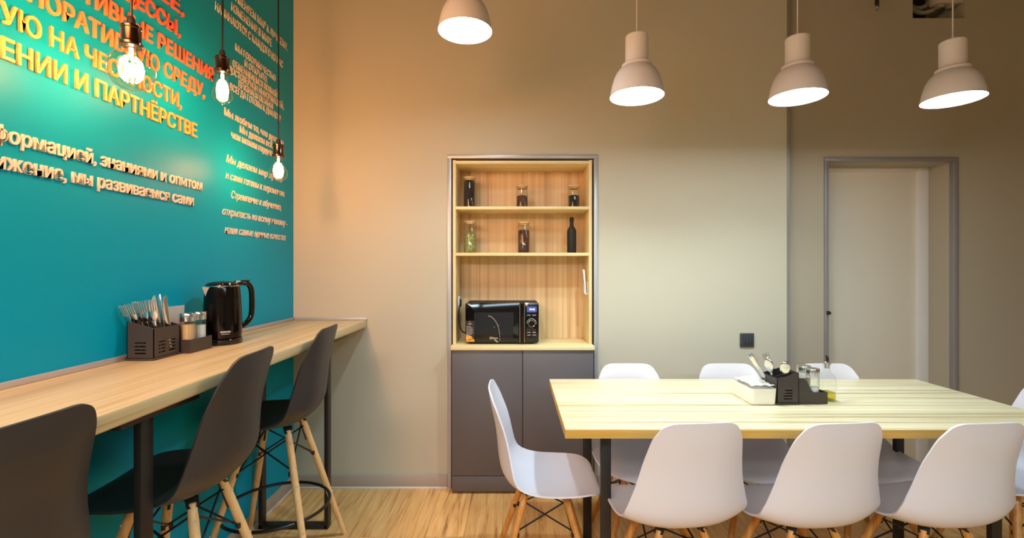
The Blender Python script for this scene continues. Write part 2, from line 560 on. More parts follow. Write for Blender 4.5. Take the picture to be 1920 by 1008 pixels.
# ================================================================== CHAIR SHELL
PROF = [(-.235, .820, .080, .003), (-.2348, .818, .098, .005), (-.234, .812, .114, .008), (-.2325, .801, .129, .012), (-.230, .782, .142, .017), (-.225, .75, .156, .026),
        (-.214, .70, .167, .034), (-.204, .65, .177, .042), (-.197, .59, .189, .050), (-.191, .53, .205, .056), (-.178, .475, .219, .057),
        (-.145, .433, .223, .052), (-.09, .411, .224, .042), (-.02, .402, .224, .035), (.06, .402, .222, .031), (.13, .407, .214, .026),
        (.175, .412, .200, .020), (.205, .413, .178, .012), (.222, .409, .148, .006), (.231, .402, .113, .000), (.235, .394, .070, -.002)]
def catmull(P, per):
    out = []
    n = len(P)
    for i in range(n - 1):
        p0 = P[max(i - 1, 0)]; p1 = P[i]; p2 = P[i + 1]; p3 = P[min(i + 2, n - 1)]
        for k in range(per):
            t = k / per
            out.append(tuple(0.5 * (2 * b_ + (c_ - a_) * t + (2 * a_ - 5 * b_ + 4 * c_ - d_) * t * t + (3 * b_ - a_ - 3 * c_ + d_) * t ** 3)
                             for a_, b_, c_, d_ in zip(p0, p1, p2, p3)))
    out.append(P[-1])
    return out
def shell_bm(dz=0.0, th=0.007):
    S = catmull(PROF, 3)
    n = len(S); m = 28
    P = [[None] * (m + 1) for _ in range(n)]
    for i, (y, z, hw, lf) in enumerate(S):
        a = S[max(i - 1, 0)]; c = S[min(i + 1, n - 1)]
        ty, tz = c[0] - a[0], c[1] - a[1]
        L = math.hypot(ty, tz) or 1
        ny, nz = -tz / L, ty / L          # towards the sitter
        for j in range(m + 1):
            u = -1 + 2 * j / m
            e = lf * abs(u) ** 2.4
            P[i][j] = Vector((u * hw, y + ny * e, z + nz * e + dz))
    N = [[None] * (m + 1) for _ in range(n)]
    for i in range(n):
        for j in range(m + 1):
            du = P[i][min(j + 1, m)] - P[i][max(j - 1, 0)]
            dv = P[min(i + 1, n - 1)][j] - P[max(i - 1, 0)][j]
            q = dv.cross(du)
            N[i][j] = q.normalized() if q.length > 1e-9 else Vector((0, 0, 1))
    mb = MB(); bm = mb.bm
    A = [[bm.verts.new(P[i][j]) for j in range(m + 1)] for i in range(n)]
    B = [[bm.verts.new(P[i][j] - N[i][j] * -th * (1 if N[n // 3][m // 2].y < 0 else -1)) for j in range(m + 1)] for i in range(n)]
    for i in range(n - 1):
        for j in range(m):
            bm.faces.new((A[i][j], A[i][j + 1], A[i + 1][j + 1], A[i + 1][j]))
            bm.faces.new((B[i][j], B[i + 1][j], B[i + 1][j + 1], B[i][j + 1]))
    for j in range(m):
        bm.faces.new((A[0][j], B[0][j], B[0][j + 1], A[0][j + 1]))
        bm.faces.new((A[n - 1][j], A[n - 1][j + 1], B[n - 1][j + 1], B[n - 1][j]))
    for i in range(n - 1):
        bm.faces.new((A[i][0], A[i + 1][0], B[i + 1][0], B[i][0]))
        bm.faces.new((A[i][m], B[i][m], B[i + 1][m], A[i + 1][m]))
    return mb

def make_chair(name, label, cat, dz, tops, feet, shell_mat, leg_mat, ring=None, group=None):
    """tops = (lateral, fore-aft, height) of the leg tops, feet = the same at the floor"""
    root = thing(name, label, cat, group=group)
    shell_bm(dz).build('seat_shell', shell_mat, root, smooth=60)
    T = {}
    for sx in (-1, 1):
        for sy in (-1, 1):
            t = Vector((sx * tops[0], sy * tops[1] + 0.0, tops[2])); f = Vector((sx * feet[0], sy * feet[1], 0.0))
            d = f - t
            T[sx, sy] = (t, d)
            lg = MB()
            lg.tube([t + d * -0.004, t, t + d * 0.08, t + d * 0.45, t + d * 0.96, f], [0.009, 0.0125, 0.0145, 0.0145, 0.0115, 0.0105], 14)
            L = lg.build('leg', leg_mat, root)
            out = Vector((sx, sy, 0)).normalized()
            for q in ((0.075, 0.34, 0.62) if ring else (0.09,)):
                p = t + d * q
                MB().tube([p + out * 0.0115, p + out * 0.0162, p + out * 0.0168], [0.0048, 0.0048, 0.0036], 12).build('screw', 'screw', L)
    br = MB()
    bot = 0.395 + dz
    for (sx, sy), (t, d) in T.items():
        p = t + d * 0.05
        inn = Vector((-sx, -sy, 0)).normalized()
        top = Vector((sx * 0.070, sy * 0.072, bot - 0.001))
        # forked bracket from the seat into the slot of the leg
        br.prism([top + Vector((sx * 0.012, -sy * 0.012, 0.002)), top + Vector((-sx * 0.012, sy * 0.012, 0.002)), t + d * 0.012 + Vector((-sx * 0.011, sy * 0.011, 0)), t + d * 0.012 + Vector((sx * 0.011, -sy * 0.011, 0))], Vector((sx, sy, 0.0)).normalized() * 0.012)
        br.tube([top + inn * 0.02 + Vector((0, 0, 0.004)), t + d * 0.02 + inn * 0.012, t + d * 0.16 + inn * 0.015], 0.005, 8)
    ups, lows = (0.10, 0.40) if not ring else (0.05, 0.27)
    order = [(-1, -1), (1, -1), (1, 1), (-1, 1)]
    for k in range(4):
        a = T[order[k]]; c = T[order[(k + 1) % 4]]
        mid = (a[0] + c[0]) / 2; mid.z = 0
        inn = -mid.normalized() * 0.012
        for (p, q, o) in ((a, c, 0.0), (c, a, 0.006)):
            s0 = p[0] + p[1] * ups + inn * (1 + o * 60); s1 = q[0] + q[1] * lows + inn * (1 + o * 60)
            br.tube([s0, s1], 0.0035, 8)
            br.tube([s1 - Vector((0, 0, 0.008)), s1 + Vector((0, 0, 0.008))], 0.007, 8)
    br.build('wire_brace', 'black_rod', root)
    if ring:
        MB().ring((0, 0, ring[1]), ring[0], 0.007, 56, 10).build('foot_ring', 'black_rod', root)
    return root

# bar stools
st0 = make_chair('bar_stool', '', 'bar stool', 0.247, (.082, .082, .627), (.232, .232), 'shell_black', 'beech', ring=(0.222, 0.27), group='black bar stools at the counter')
STOOLS = [(-1.063, 2.10, 184, 'charcoal bar stool at the far end of the counter beside the back wall'),
          (-1.048, 1.475, 184, 'charcoal bar stool in the middle, between the other two'),
          (-1.077, 0.822, 178, 'nearest charcoal bar stool, cut off by the left edge of the photo')]
for i, (x, y, a, lab) in enumerate(STOOLS):
    o = st0 if i == 0 else copy_tree(st0)
    o.location = (x, y, 0.001); o.rotation_euler = (0, 0, math.radians(a - 90)); o['label'] = lab

# dining chairs
ch0 = make_chair('dining_chair', '', 'chair', 0.0, (.080, .080, .384), (.200, .200), 'shell_white', 'beech_dark', group='white shell chairs round the dining table')
CHAIRS = [(-.105 + .235, 2.06, 0, 'white shell chair at the left end of the table, side on, by the cabinet'),
          (.594, 1.777, 96, 'white shell chair on the near side of the table, leftmost of its row of three'),
          (1.068, 1.777, 96, 'white shell chair in the middle of the near side of the table'),
          (1.547, 1.777, 95, 'white shell chair on the near side of the table, rightmost of its row'),
          (.605, 2.268, 270, 'white shell chair behind the table, leftmost, next to the grey cabinet'),
          (1.135, 2.268, 270, 'white shell chair behind the table, just behind the napkin box'),
          (1.655, 2.268, 270, 'white shell chair behind the table, behind the oil bottle'),
          (2.20, 2.06, 180, 'white shell chair at the right end of the table, cut off by the photo edge')]
for i, (x, y, a, lab) in enumerate(CHAIRS):
    o = ch0 if i == 0 else copy_tree(ch0)
    o.location = (x, y, 0.001); o.rotation_euler = (0, 0, math.radians(a - 90)); o['label'] = lab

# ================================================================== DINING TABLE
TX0, TX1, TY0, TY1, TZ = 0.184, 2.094, 1.685, 2.454, 0.75
tb = thing('dining_table', 'long pale striped oak dining table on black steel legs', 'table', ((TX0 + TX1) / 2, (TY0 + TY1) / 2, 0))
hx, hy = (TX1 - TX0) / 2, (TY1 - TY0) / 2
tt = MB().box(-hx, hx, -hy, hy, TZ - 0.032, TZ, 0.0012, 1).build('tabletop', 'oak_x', tb)
b = MB()
e = 0.0008
b.box(-hx - e, hx + e, -hy - e, -hy + 0.002, TZ - 0.0315, TZ - 0.001); b.box(-hx - e, hx + e, hy - 0.002, hy + e, TZ - 0.0315, TZ - 0.001)
b.box(-hx - e, -hx + 0.002, -hy, hy, TZ - 0.0315, TZ - 0.001); b.box(hx - 0.002, hx + e, -hy, hy, TZ - 0.0315, TZ - 0.001)
b.build('edge_band', 'oak_edge', tt, smooth=0)
for sx in (-1, 1):
    x0 = (0.338 - TX0 - hx) if sx < 0 else (1.862 - TX0 - hx)
    b = MB()
    b.box(x0, x0 + 0.04, -hy + 0.12, hy - 0.12, TZ - 0.058, TZ - 0.0325, 0.002)
    b.build('cross_rail', 'black', tb)
    for sy in (-1, 1):
        yc = (hy - 0.155) * sy
        b = MB(); b.box(x0, x0 + 0.04, yc - 0.012, yc + 0.012, 0.001, TZ - 0.058, 0.002)
        b.build('leg', 'black', tb)

# ================================================================== CABINET AND SHELVES IN THE NICHE
cab = thing('base_cabinet', 'anthracite two-door base cabinet with an oak worktop, under the shelves', 'cabinet', (0.05, 2.92, 0))
KY0, KY1 = 2.764 - 2.92, 3.09 - 2.92
MB().box(-0.417, 0.417, KY0 + 0.02, KY1, 0.012, 0.846).build('carcass', 'cab', cab, smooth=0)
MB().box(-0.415, 0.415, KY0 + 0.03, KY1, 0.0, 0.012).build('shade_gap', 'black', cab, smooth=0)  # black strip paints the shade of the gap under the cabinet
for sx in (-1, 1):
    x0, x1 = ((-0.417, -0.002) if sx < 0 else (0.002, 0.417))
    MB().box(x0, x1, KY0, KY0 + 0.018, 0.107, 0.8455, 0.0012).build('door', 'cab', cab)
MB().box(-0.417, 0.417, KY0, KY0 + 0.018, 0.012, 0.103, 0.0012).build('plinth', 'cab', cab)
MB().box(-0.423, 0.423, KY0 - 0.012, KY1, 0.8475, 0.870, 0.0012).build('worktop', 'oak_shelf', cab)

WZ = 0.870
sh = thing('shelf_unit', 'open oak shelf unit with two shelves, set in the wall niche', 'shelves', (0.05, 2.96, WZ))
SY0, SY1 = 2.838 - 2.96, 3.095 - 2.96
for sx in (-1, 1):
    MB().box(0.403 if sx > 0 else -0.421, 0.421 if sx > 0 else -0.403, SY0, SY1, 0.0005, 1.112, 0.0008).build('side_panel', 'oak_side', sh)
MB().box(-0.403, 0.403, SY0, SY1, 1.090, 1.108, 0.0008).build('top_panel', 'oak_shelf', sh)
MB().box(-0.403, 0.403, SY1 - 0.018, SY1 - 0.002, 0.0005, 1.090).build('back_panel', 'oak_z', sh, smooth=0)
for z in (1.702, 1.422):
    MB().box(-0.4028, 0.4028, SY0 + 0.003, SY1 - 0.0185, z - 0.018 - WZ, z - WZ, 0.0008).build('shelf', 'oak_shelf', sh)

# jars
def jar(x, y, z, r, h, fill, mat, what, label):
    j = thing('storage_jar', label, 'jar', (x, y, z + 0.0005), 0, 'glass jars with bamboo lids on the shelves')
    b = MB()
    t = 0.002
    b.lathe([(0, 0.0), (r - 0.004, 0.0), (r, 0.004), (r, h - 0.026), (r - 0.003, h - 0.020), (r - 0.003, h - 0.012), (r - 0.003 - t, h - 0.012), (r - 0.003 - t, h - 0.02), (r - t, h - 0.027), (r - t, 0.005), (0, 0.004)], n=36)
    b.build('glass_body', 'glass', j)
    MB().lathe([(0, 0), (r - 0.0052, 0), (r - 0.0052, 0.010), (r + 0.001, 0.0102), (r + 0.001, 0.0195), (r - 0.0005, 0.021), (0, 0.021)], (0, 0, h - 0.022), n=36).build('lid', 'bamboo', j)
    b = MB()
    rr = r - 0.0026
    b.lathe([(0, 0.0045), (rr - 0.002, 0.0045), (rr, 0.0065), (rr, fill), (rr * 0.6, fill + 0.004), (0, fill + 0.006)], n=36)
    c = b.build(what, mat, j)
    return j, c
JY = 2.955
s298 = 880 / JY
def jx(px): return (px - 964) / s298
jar(jx(880.5), JY, 1.702, 0.038, 0.198, 0.166, 'tea', 'black_tea', 'tall glass jar full of black tea on the top shelf, at its left end')
jar(jx(979), JY, 1.702, 0.037, 0.146, 0.078, 'beans', 'coffee_beans', 'short glass jar half full of coffee beans, in the middle of the top shelf')
jar(jx(1076), JY, 1.702, 0.037, 0.146, 0.080, 'tea', 'dark_tea', 'short glass jar half full of dark tea, right end of the top shelf')
j, c = jar(jx(881.5), JY, 1.422, 0.038, 0.203, 0.118, 'herb', 'green_herb', 'tall glass jar of pale green dried herbs on the lower shelf')
b = MB()
for k in range(70):
    a = random.random() * 2 * PI; r = 0.030 * math.sqrt(random.random()); z = 0.112 + random.random() * 0.02
    d = Vector((random.uniform(-1, 1), random.uniform(-1, 1), random.uniform(0.1, 1.2))).normalized() * 0.012
    p = Vector((r * math.cos(a), r * math.sin(a), z))
    if (p + d).xy.length < 0.034: b.tube([p, p + d], 0.0014, 5)
b.build('stalks', 'herb', c)
jar(jx(982), JY, 1.422, 0.038, 0.198, 0.142, 'beans', 'roasted_beans', 'tall glass jar filled with coffee beans, in the middle of the lower shelf')
b = MB()
b.lathe([(0, 0), (0.027, 0), (0.029, 0.003), (0.029, 0.135), (0.027, 0.148), (0.019, 0.160), (0.0135, 0.168), (0.012, 0.176), (0.012, 0.2), (0.0135, 0.201), (0.0135, 0.213), (0.0125, 0.214), (0.0125, 0.2235), (0.011, 0.226), (0, 0.226)], n=40)
tag(b.build('bottle_set', 'black_matte', loc=(jx(1072), JY, 1.4225)), 'matte black bottle shaped set at the right end of the lower shelf', 'bottle')

# ------------------------------------------------------------------ microwave
MW = thing('microwave_oven', 'black glossy microwave oven on the worktop under the shelves', 'microwave', (-0.073, 2.955, WZ))
MY = 2.826 - 2.955
b = MB(); b.box(-0.221, 0.221, MY + 0.012, 0.108, 0.012, 0.250, 0.012, 3); b.build('housing', 'black_matte', MW)
for sx in (-0.18, 0.18):
    for sy in (MY + 0.04, 0.08):
        MB().lathe([(0, 0.0), (0.014, 0), (0.016, 0.013), (0, 0.013)], (sx, sy, 0.0005), 16).build('foot', 'black_matte', MW)
def rrect(x0, x1, z0, z1, r, left=True, right=True, n=6):
    pts = []
    for (cx, cz, a0, on) in ((x1 - r, z1 - r, 0, right), (x0 + r, z1 - r, 90, left), (x0 + r, z0 + r, 180, left), (x1 - r, z0 + r, 270, right)):
        if on:
            for k in range(n + 1):
                a = math.radians(a0 + 90 * k / n); pts.append((cx + r * math.cos(a), cz + r * math.sin(a)))
        else:
            pts.append(({0: x1, 270: x1, 90: x0, 180: x0}[a0], {0: z1, 90: z1, 180: z0, 270: z0}[a0]))
    return pts
def plate(mb, pts, y0, y1, bev=0.0):
    mb.prism([(x, y0, z) for x, z in pts], (0, y1 - y0, 0), bev); return mb
dr = plate(MB(), rrect(-0.221, 0.107, 0.010, 0.251, 0.012, True, False), MY, MY + 0.012, 0.001).build('door', 'black_gloss', MW)
plate(MB(), rrect(-0.168, 0.069, 0.058, 0.192, 0.002), MY - 0.0006, MY + 0.0002).build('window', 'window_dark', dr)
b = MB(); plate(b, rrect(0.106, 0.1355, 0.012, 0.247, 0.003), MY - 0.014, MY - 0.0003, 0.002)
hd = b.build('handle', 'kettle', dr)
for x in (0.106, 0.1335): plate(MB(), rrect(x, x + 0.0025, 0.012, 0.247, 0.001), MY - 0.0155, MY - 0.0135).build('handle_edge', 'steel', dr)
# silver arc and pan handle graphic printed on the door
b = MB()
arc = []
for k in range(15):
    t = k / 14
    arc.append((-0.083 + 0.072 * (1 - (1 - t) ** 2.2) * 0.98, 0.172 - 0.150 * t ** 1.5, 0.0030 - 0.0020 * t))
for (x0, z0, w0), (x1, z1, w1) in zip(arc[:-1], arc[1:]):
    d = Vector((x1 - x0, 0, z1 - z0)).normalized(); nrm = Vector((d.z, 0, -d.x))
    p = [Vector((x0, MY - 0.0008, z0)) + nrm * w0, Vector((x1, MY - 0.0008, z1)) + nrm * w1, Vector((x1, MY - 0.0008, z1)) - nrm * w1, Vector((x0, MY - 0.0008, z0)) - nrm * w0]
    b.prism(p, (0, 0.0009, 0))
b.prism([(-0.070, MY - 0.0008, 0.036), (-0.062, MY - 0.0008, 0.045), (-0.050, MY - 0.0008, 0.043), (-0.020, MY - 0.0008, 0.012), (-0.034, MY - 0.0008, 0.012), (-0.052, MY - 0.0008, 0.034), (-0.064, MY - 0.0008, 0.035)], (0, 0.0009, 0))
for (x, z) in ((-0.021, 0.115), (-0.047, 0.104)): b.prism([(x + 0.003 * math.cos(k), MY - 0.0008, z + 0.003 * math.sin(k)) for k in [i * PI / 4 for i in range(8)]], (0, 0.0009, 0))
b.build('door_graphic', 'steel', dr)
def text_on_front(mb, body, x, z, h, yfront, width=None, bold=0.0, shear=0.0):
    me = text_mesh(body, 0.02, shear, bold)
    xs = [v.co.x for v in me.vertices]; zs = [v.co.y for v in me.vertices]
    x0, x1, y0, y1 = min(xs), max(xs), min(zs), max(zs)
    sy = h / 0.727; sx = sy if width is None else width / (x1 - x0)
    mat = Matrix.Translation((x, yfront, z)) @ Matrix.Rotation(PI / 2, 4, 'X') @ Matrix.Diagonal((sx, sy, 0.01, 1)) @ Matrix.Translation((-x0, 0, 0))
    mb.add_mesh(me, mat); bpy.data.meshes.remove(me)
b = MB(); text_on_front(b, 'C', -0.0745, 0.031, 0.015, MY - 0.0006, 0.012); text_on_front(b, 'LEX', -0.057, 0.033, 0.009, MY - 0.0006, 0.033)
b.build('logo', 'ink_white', dr, smooth=0)
stk = plate(MB(), rrect(-0.218, -0.166, 0.016, 0.142, 0.003), MY - 0.0008, MY + 0.0002).build('sticker', 'panel_brown', MW)
b = MB()
text_on_front(b, 'C', -0.197, 0.132, 0.008, MY - 0.0010); text_on_front(b, 'LEX', -0.2035, 0.120, 0.007, MY - 0.0010, 0.022, 0.01)
for k, wd in enumerate((0.014, 0.024, 0.029, 0.026, 0.029, 0.022)):
    z = 0.108 - k * 0.0092
    b.box(-0.2025, -0.2025 + wd, MY - 0.0012, MY - 0.0005, z - 0.001, z + 0.001)
    b.prism([(-0.2095 + 0.0026 * math.cos(a * PI / 4), MY - 0.0012, z + 0.0026 * math.sin(a * PI / 4)) for a in range(8)], (0, 0.0008, 0))
b.build('sticker_print', 'ink_white', stk, smooth=0)
q = [(-0.2175, 0.0165)] + [(-0.2175 + 0.052 * math.cos(math.radians(a)), 0.0165 + 0.042 * math.sin(math.radians(a))) for a in range(0, 91, 10)]
plate(MB(), q, MY - 0.0012, MY - 0.0003).build('sticker_picture', 'sticker_food', stk)
cp = plate(MB(), rrect(0.1375, 0.221, 0.010, 0.251, 0.012, False, True), MY, MY + 0.012, 0.001).build('control_panel', 'black_gloss', MW)
plate(MB(), rrect(0.150, 0.209, 0.193, 0.228, 0.003), MY - 0.0006, MY + 0.0002).build('display', 'screen', cp)
b = MB(); text_on_front(b, '19:41', 0.166, 0.2055, 0.0115, MY - 0.0012, 0.030, 0.015); b.build('display_digits', 'digits', cp, smooth=0)
b = MB(); b.lathe([(0, 0.018), (0.017, 0.018), (0.0195, 0.016), (0.021, 0.0), (0, 0.0)], n=36)
kb = b.build('knob', 'black_gloss', cp, loc=(0.178, MY - 0.0002, 0.127), rot=(PI / 2, 0, 0))
MB().ring((0, 0, 0.016), 0.0195, 0.0018, 40, 8).build('knob_ring', 'steel', kb)
b = MB()
for k in range(26):
    a0 = math.radians(-8 + k * 7.5); a1 = math.radians(-8 + (k + 1) * 7.5)
    b.tube([(0.178 + 0.0275 * math.cos(a0), MY - 0.001, 0.127 + 0.0275 * math.sin(a0)), (0.178 + 0.0275 * math.cos(a1), MY - 0.001, 0.127 + 0.0275 * math.sin(a1))], 0.0012, 6)
b.build('dial_scale', 'ink_white', cp)
for (x, z) in ((0.162, 0.176), (0.194, 0.176), (0.162, 0.087), (0.194, 0.087), (0.162, 0.072), (0.194, 0.072), (0.162, 0.056), (0.194, 0.056)):
    plate(MB(), rrect(x - 0.012, x + 0.012, z - 0.005, z + 0.005, 0.002), MY - 0.0012, MY + 0.0002).build('button', 'panel_brown', cp)
b = MB()
for (x, z) in ((0.162, 0.176), (0.194, 0.176), (0.162, 0.0725), (0.194, 0.0725), (0.162, 0.0565), (0.194, 0.0565)):
    b.box(x - 0.010, x + 0.010, MY - 0.0016, MY - 0.001, z - 0.001, z + 0.001)
b.build('button_print', 'ink_white', cp, smooth=0)
b = MB()
cord = catmull([(-0.270, 0.02, 0.235), (-0.270, -0.02, 0.215), (-0.272, -0.03, 0.15), (-0.262, -0.03, 0.085), (-0.242, -0.01, 0.055), (-0.215, 0.04, 0.05)], 5)
b.tube(cord, 0.004, 8)
b.box(-0.278, -0.262, 0.005, 0.045, 0.215, 0.262, 0.005)
b.build('power_cord', 'black_matte', MW)
# plug socket on the shelf side
b = MB(); b.box(-0.3525, -0.3435, 2.94, 3.02, 1.07, 1.15, 0.003)
ps = b.build('plug_socket', 'white'); tag(ps, 'white plug socket on the left side panel behind the microwave', 'socket')

# white remote control in its wall holder on the right side panel
rc = thing('remote_control_holder', 'white holder on the right inner side of the shelf unit', 'holder', (0.4525, 2.905, 1.165))
b = MB(); b.prism([(0, -0.026, 0.0), (-0.019, -0.026, 0.006), (-0.022, -0.026, 0.012), (-0.022, -0.026, 0.070), (-0.0195, -0.026, 0.070), (-0.0195, -0.026, 0.016), (-0.004, -0.026, 0.006), (-0.004, -0.026, 0.082), (0, -0.026, 0.082)], (0, 0.052, 0))
b.build('pocket', 'white', rc)
r = thing('remote_control', 'white remote control standing in the holder on the shelf side', 'remote control', (0.4525, 2.905, 1.165))
b = MB()
b.prism([(-0.0085, -0.022, 0.012), (-0.0185, -0.022, 0.012), (-0.030, -0.022, 0.150), (-0.028, -0.022, 0.156), (-0.022, -0.022, 0.156), (-0.019, -0.022, 0.150)], (0, 0.044, 0), 0.002)
b.build('housing', 'white', r)
b = MB()
for k in range(5):
    z = 0.075 + 0.014 * k; x = -0.0185 - (z - 0.012) * 0.0833 - 0.0003
    b.box(x - 0.001, x + 0.0008, -0.010, 0.010, z - 0.004, z + 0.004, 0.0008)
b.build('keypad', 'switch', r)

# ------------------------------------------------------------------ light switch
sw = thing('light_switch', 'anthracite triple light switch on the back wall right of the niche', 'light switch', (1.407, YB, 0.894))
b = MB()
b.box(-0.042, 0.042, -0.010, -0.0005, -0.042, 0.042, 0.004, 3); fr = b.build('plate', 'switch', sw)
for k in range(3):
    x = -0.0265 + 0.0178 * k
    b = MB(); b.prism([(x, -0.010, 0.026), (x, -0.016, 0.026), (x, -0.011, -0.026), (x, -0.010, -0.026)], (0.0172, 0, 0), 0.0006); b.build('rocker', 'switch', sw)

# ------------------------------------------------------------------ service opening
bx = thing('junction_box', 'grey metal service box in the dark opening high on the right wall', 'junction box', (2.66, 3.0, 2.93))
b = MB(); b.box(-0.042, 0.108, -0.098, -0.035, 0.042, 0.22, 0.004); b.build('housing', 'boxgrey', bx)
b = MB(); b.box(-0.047, 0.113, -0.106, -0.0985, 0.036, 0.22, 0.003); b.build('cover', 'boxgrey', bx)
for x0, x1 in ((-0.02, 0.012), (0.05, 0.08)): MB().box(x0, x1, -0.085, -0.05, 0.024, 0.0415, 0.002).build('cable_gland', 'conduit', bx)
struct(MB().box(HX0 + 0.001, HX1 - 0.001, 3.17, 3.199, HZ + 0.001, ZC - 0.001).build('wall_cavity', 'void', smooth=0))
for (R, yy, zz, lab) in ((0.115, 2.985, 3.066, 'grey corrugated conduit, outer loop in the service opening'), (0.082, 3.02, 3.082, 'grey corrugated conduit, inner loop in the service opening')):
    b = MB()
    pts = []; rs = []
    for k in range(121):
        a = math.radians(165 + 165 * k / 120)
        pts.append((2.60 + R * math.cos(a), yy, zz + R * math.sin(a))); rs.append(0.0125 + (0.0015 if k % 2 else -0.001))
    b.tube(pts, rs, 10)
    tag(b.build('conduit', 'conduit'), lab, 'conduit', 'conduits in the service opening')
cb = thing('sprinkler_pipe', 'short black drop pipe with a pale tip near the ceiling', 'pipe', (2.18, 2.82, 2.874))
MB().tube([(0, 0, 0.03), (0, 0, 0.57)], 0.011, 14).build('pipe', 'black', cb)
MB().lathe([(0, 0.0), (0.006, 0.0), (0.007, 0.012), (0.012, 0.016), (0.012, 0.03), (0, 0.031)], n=16).build('nozzle', 'steel', cb)

# ================================================================== PENDANT LAMPS OVER THE TABLE
def make_pendant():
    p = thing('pendant_lamp', '', 'pendant lamp', group='white bell pendant lamps over the dining table')
    b = MB()
    outer = [(0.049, 0.146), (0.060, 0.145), (0.0645, 0.141), (0.0645, 0.134), (0.061, 0.131), (0.065, 0.127), (0.075, 0.1195), (0.087, 0.105), (0.098, 0.083), (0.106, 0.056), (0.1125, 0.026), (0.117, 0.0)]
    inner = [(0.1155, 0.0005), (0.111, 0.026), (0.1045, 0.056), (0.0965, 0.082), (0.0855, 0.104), (0.073, 0.118), (0.049, 0.126)]
    b.lathe(outer + inner, n=64, close=True); b.build('shade', 'lamp_white', p, smooth=40)
    MB().lathe([(0, 0.268), (0.046, 0.268), (0.0495, 0.264), (0.0495, 0.14), (0.0485, 0.128), (0, 0.128)], n=48).build('neck', 'lamp_white', p)
    b = MB(); b.tube([(0, 0, 0.290), (0, 0, 1.6)], 0.0026, 8)
    c = b.build('cord', 'lamp_white', p)
    MB().lathe([(0, 0.267), (0.006, 0.267), (0.006, 0.285), (0.004, 0.292), (0, 0.292)], n=16).build('cord_grip', 'lamp_white', c)
    MB().lathe([(0, 0.004), (0.1142, 0.004), (0.1140, 0.008), (0, 0.010)], n=64).build('diffuser', 'lamp_glow', p)
    l = bpy.data.lights.new('lamp_light', 'SPOT')
    l.energy = PENDANT_W; l.color = COOL; l.shadow_soft_size = 0.03
    l.spot_size = math.radians(128); l.spot_blend = 0.7
    lo = bpy.data.objects.new('lamp_light', l); lo.location = (0, 0, -0.002); lo.parent = p
    C.objects.link(lo)
    return p
pl0 = make_pendant()
for i, (x, y, z, lab) in enumerate([(-0.212, 2.03, 2.352, 'white bell pendant hung highest, leftmost, shade only in view'),
                                    (0.541, 2.07, 2.084, 'white bell pendant lamp, second from the left, above the left half of the table'),
                                    (1.268, 2.10, 2.091, 'white bell pendant lamp in front of the grey wall corner profile'),
                                    (2.000, 2.14, 2.094, 'white bell pendant lamp, rightmost, above the doorway')]):
    o = pl0 if i == 0 else copy_tree(pl0)
    o.location = (x, y, z); o['label'] = lab
    for ch in list(o.children):
        if ch.type == 'LIGHT':
            ch.data = ch.data.copy(); ch.data.energy = PENDANT_W * (0.9, 1.35, 0.95, 0.32)[i]
# cords end in the ceiling: lengthen each to fit
for o in [o for o in C.objects if o.name.startswith('pendant_lamp')]:
    for ch in o.children:
        if ch.name.startswith('cord'):
            me = ch.data.copy(); ch.data = me
            for v in me.vertices:
                if v.co.z > 1.0: v.co.z = ZC - o.location.z

# ================================================================== FILAMENT BULBS OVER THE COUNTER
def bulb_pendant(x, y, zs, prof, fil_r, fil_z0, fil_z1, label):
    """zs = height of the socket mouth; profile hangs below it"""
    p = thing('bulb_pendant', label, 'pendant lamp', (x, y, zs), 0, 'bare filament bulbs over the bar counter')
    b = MB(); b.tube([(0, 0, 0.075), (0.0015, 0, 0.3), (0, 0, 0.6), (0, 0, ZC - zs)], 0.0032, 8); b.build('cord', 'black_rod', p)
    b = MB()
    b.lathe([(0, 0.0), (0.026, 0.0), (0.0285, 0.003), (0.0285, 0.010), (0.0255, 0.013), (0.0245, 0.015), (0.0245, 0.050), (0.0265, 0.052), (0.0265, 0.058), (0.022, 0.062), (0.011, 0.065), (0, 0.065)], n=36)
    s = b.build('socket', 'steel_dark', p)
    MB().lathe([(0, 0.062), (0.0105, 0.062), (0.0105, 0.080), (0.007, 0.088), (0, 0.088)], n=20).build('cord_grip', 'black_matte', s)
    b = MB(); b.lathe(prof, n=48)
    g = b.build('bulb', 'bulb_glass', p, smooth=60)
    b = MB()
    n = 9
    for k in range(n):
        a = 2 * PI * k / n
        z0, z1 = fil_z0, fil_z1
        pts = [(fil_r * q * math.cos(a), fil_r * q * math.sin(a), z0 + (z1 - z0) * t) for q, t in ((0.45, 0), (0.85, 0.2), (1.0, 0.5), (0.9, 0.8), (0.5, 1.0))]
        b.tube(pts, 0.0024, 6)
    b.tube([(0, 0, -0.004), (0, 0, fil_z0)], 0.005, 8)
    b.build('filament', 'filament', g)
    l = bpy.data.lights.new('filament_light', 'POINT')
    l.energy = BULB_W; l.color = WARM; l.shadow_soft_size = 0.022
    lo = bpy.data.objects.new('filament_light', l); lo.location = (0, 0, (fil_z0 + fil_z1) / 2); lo.parent = p
    C.objects.link(lo)
    return p
BX = -1.117
globe = [(0.0215, -0.0005), (0.0215, -0.010)]
Rg, cz = 0.060, -0.067
for k in range(2, 25):
    a = math.radians(90 - 180 * k / 24); 
    r, z = Rg * math.cos(a), cz + Rg * math.sin(a)
    if r > 0.021: globe.append((r, z))
globe.append((0, cz - Rg))
bulb_pendant(BX, 1.369, 1.974, globe, 0.029, -0.030, -0.100, 'bare filament bulb pendant with a large round globe, nearest over the counter')
st = [(0.0155, -0.0005), (0.0165, -0.014), (0.021, -0.034), (0.028, -0.056), (0.0335, -0.075), (0.0355, -0.089), (0.0325, -0.101), (0.024, -0.110), (0.012, -0.1145), (0.004, -0.117), (0.003, -0.121), (0, -0.122)]
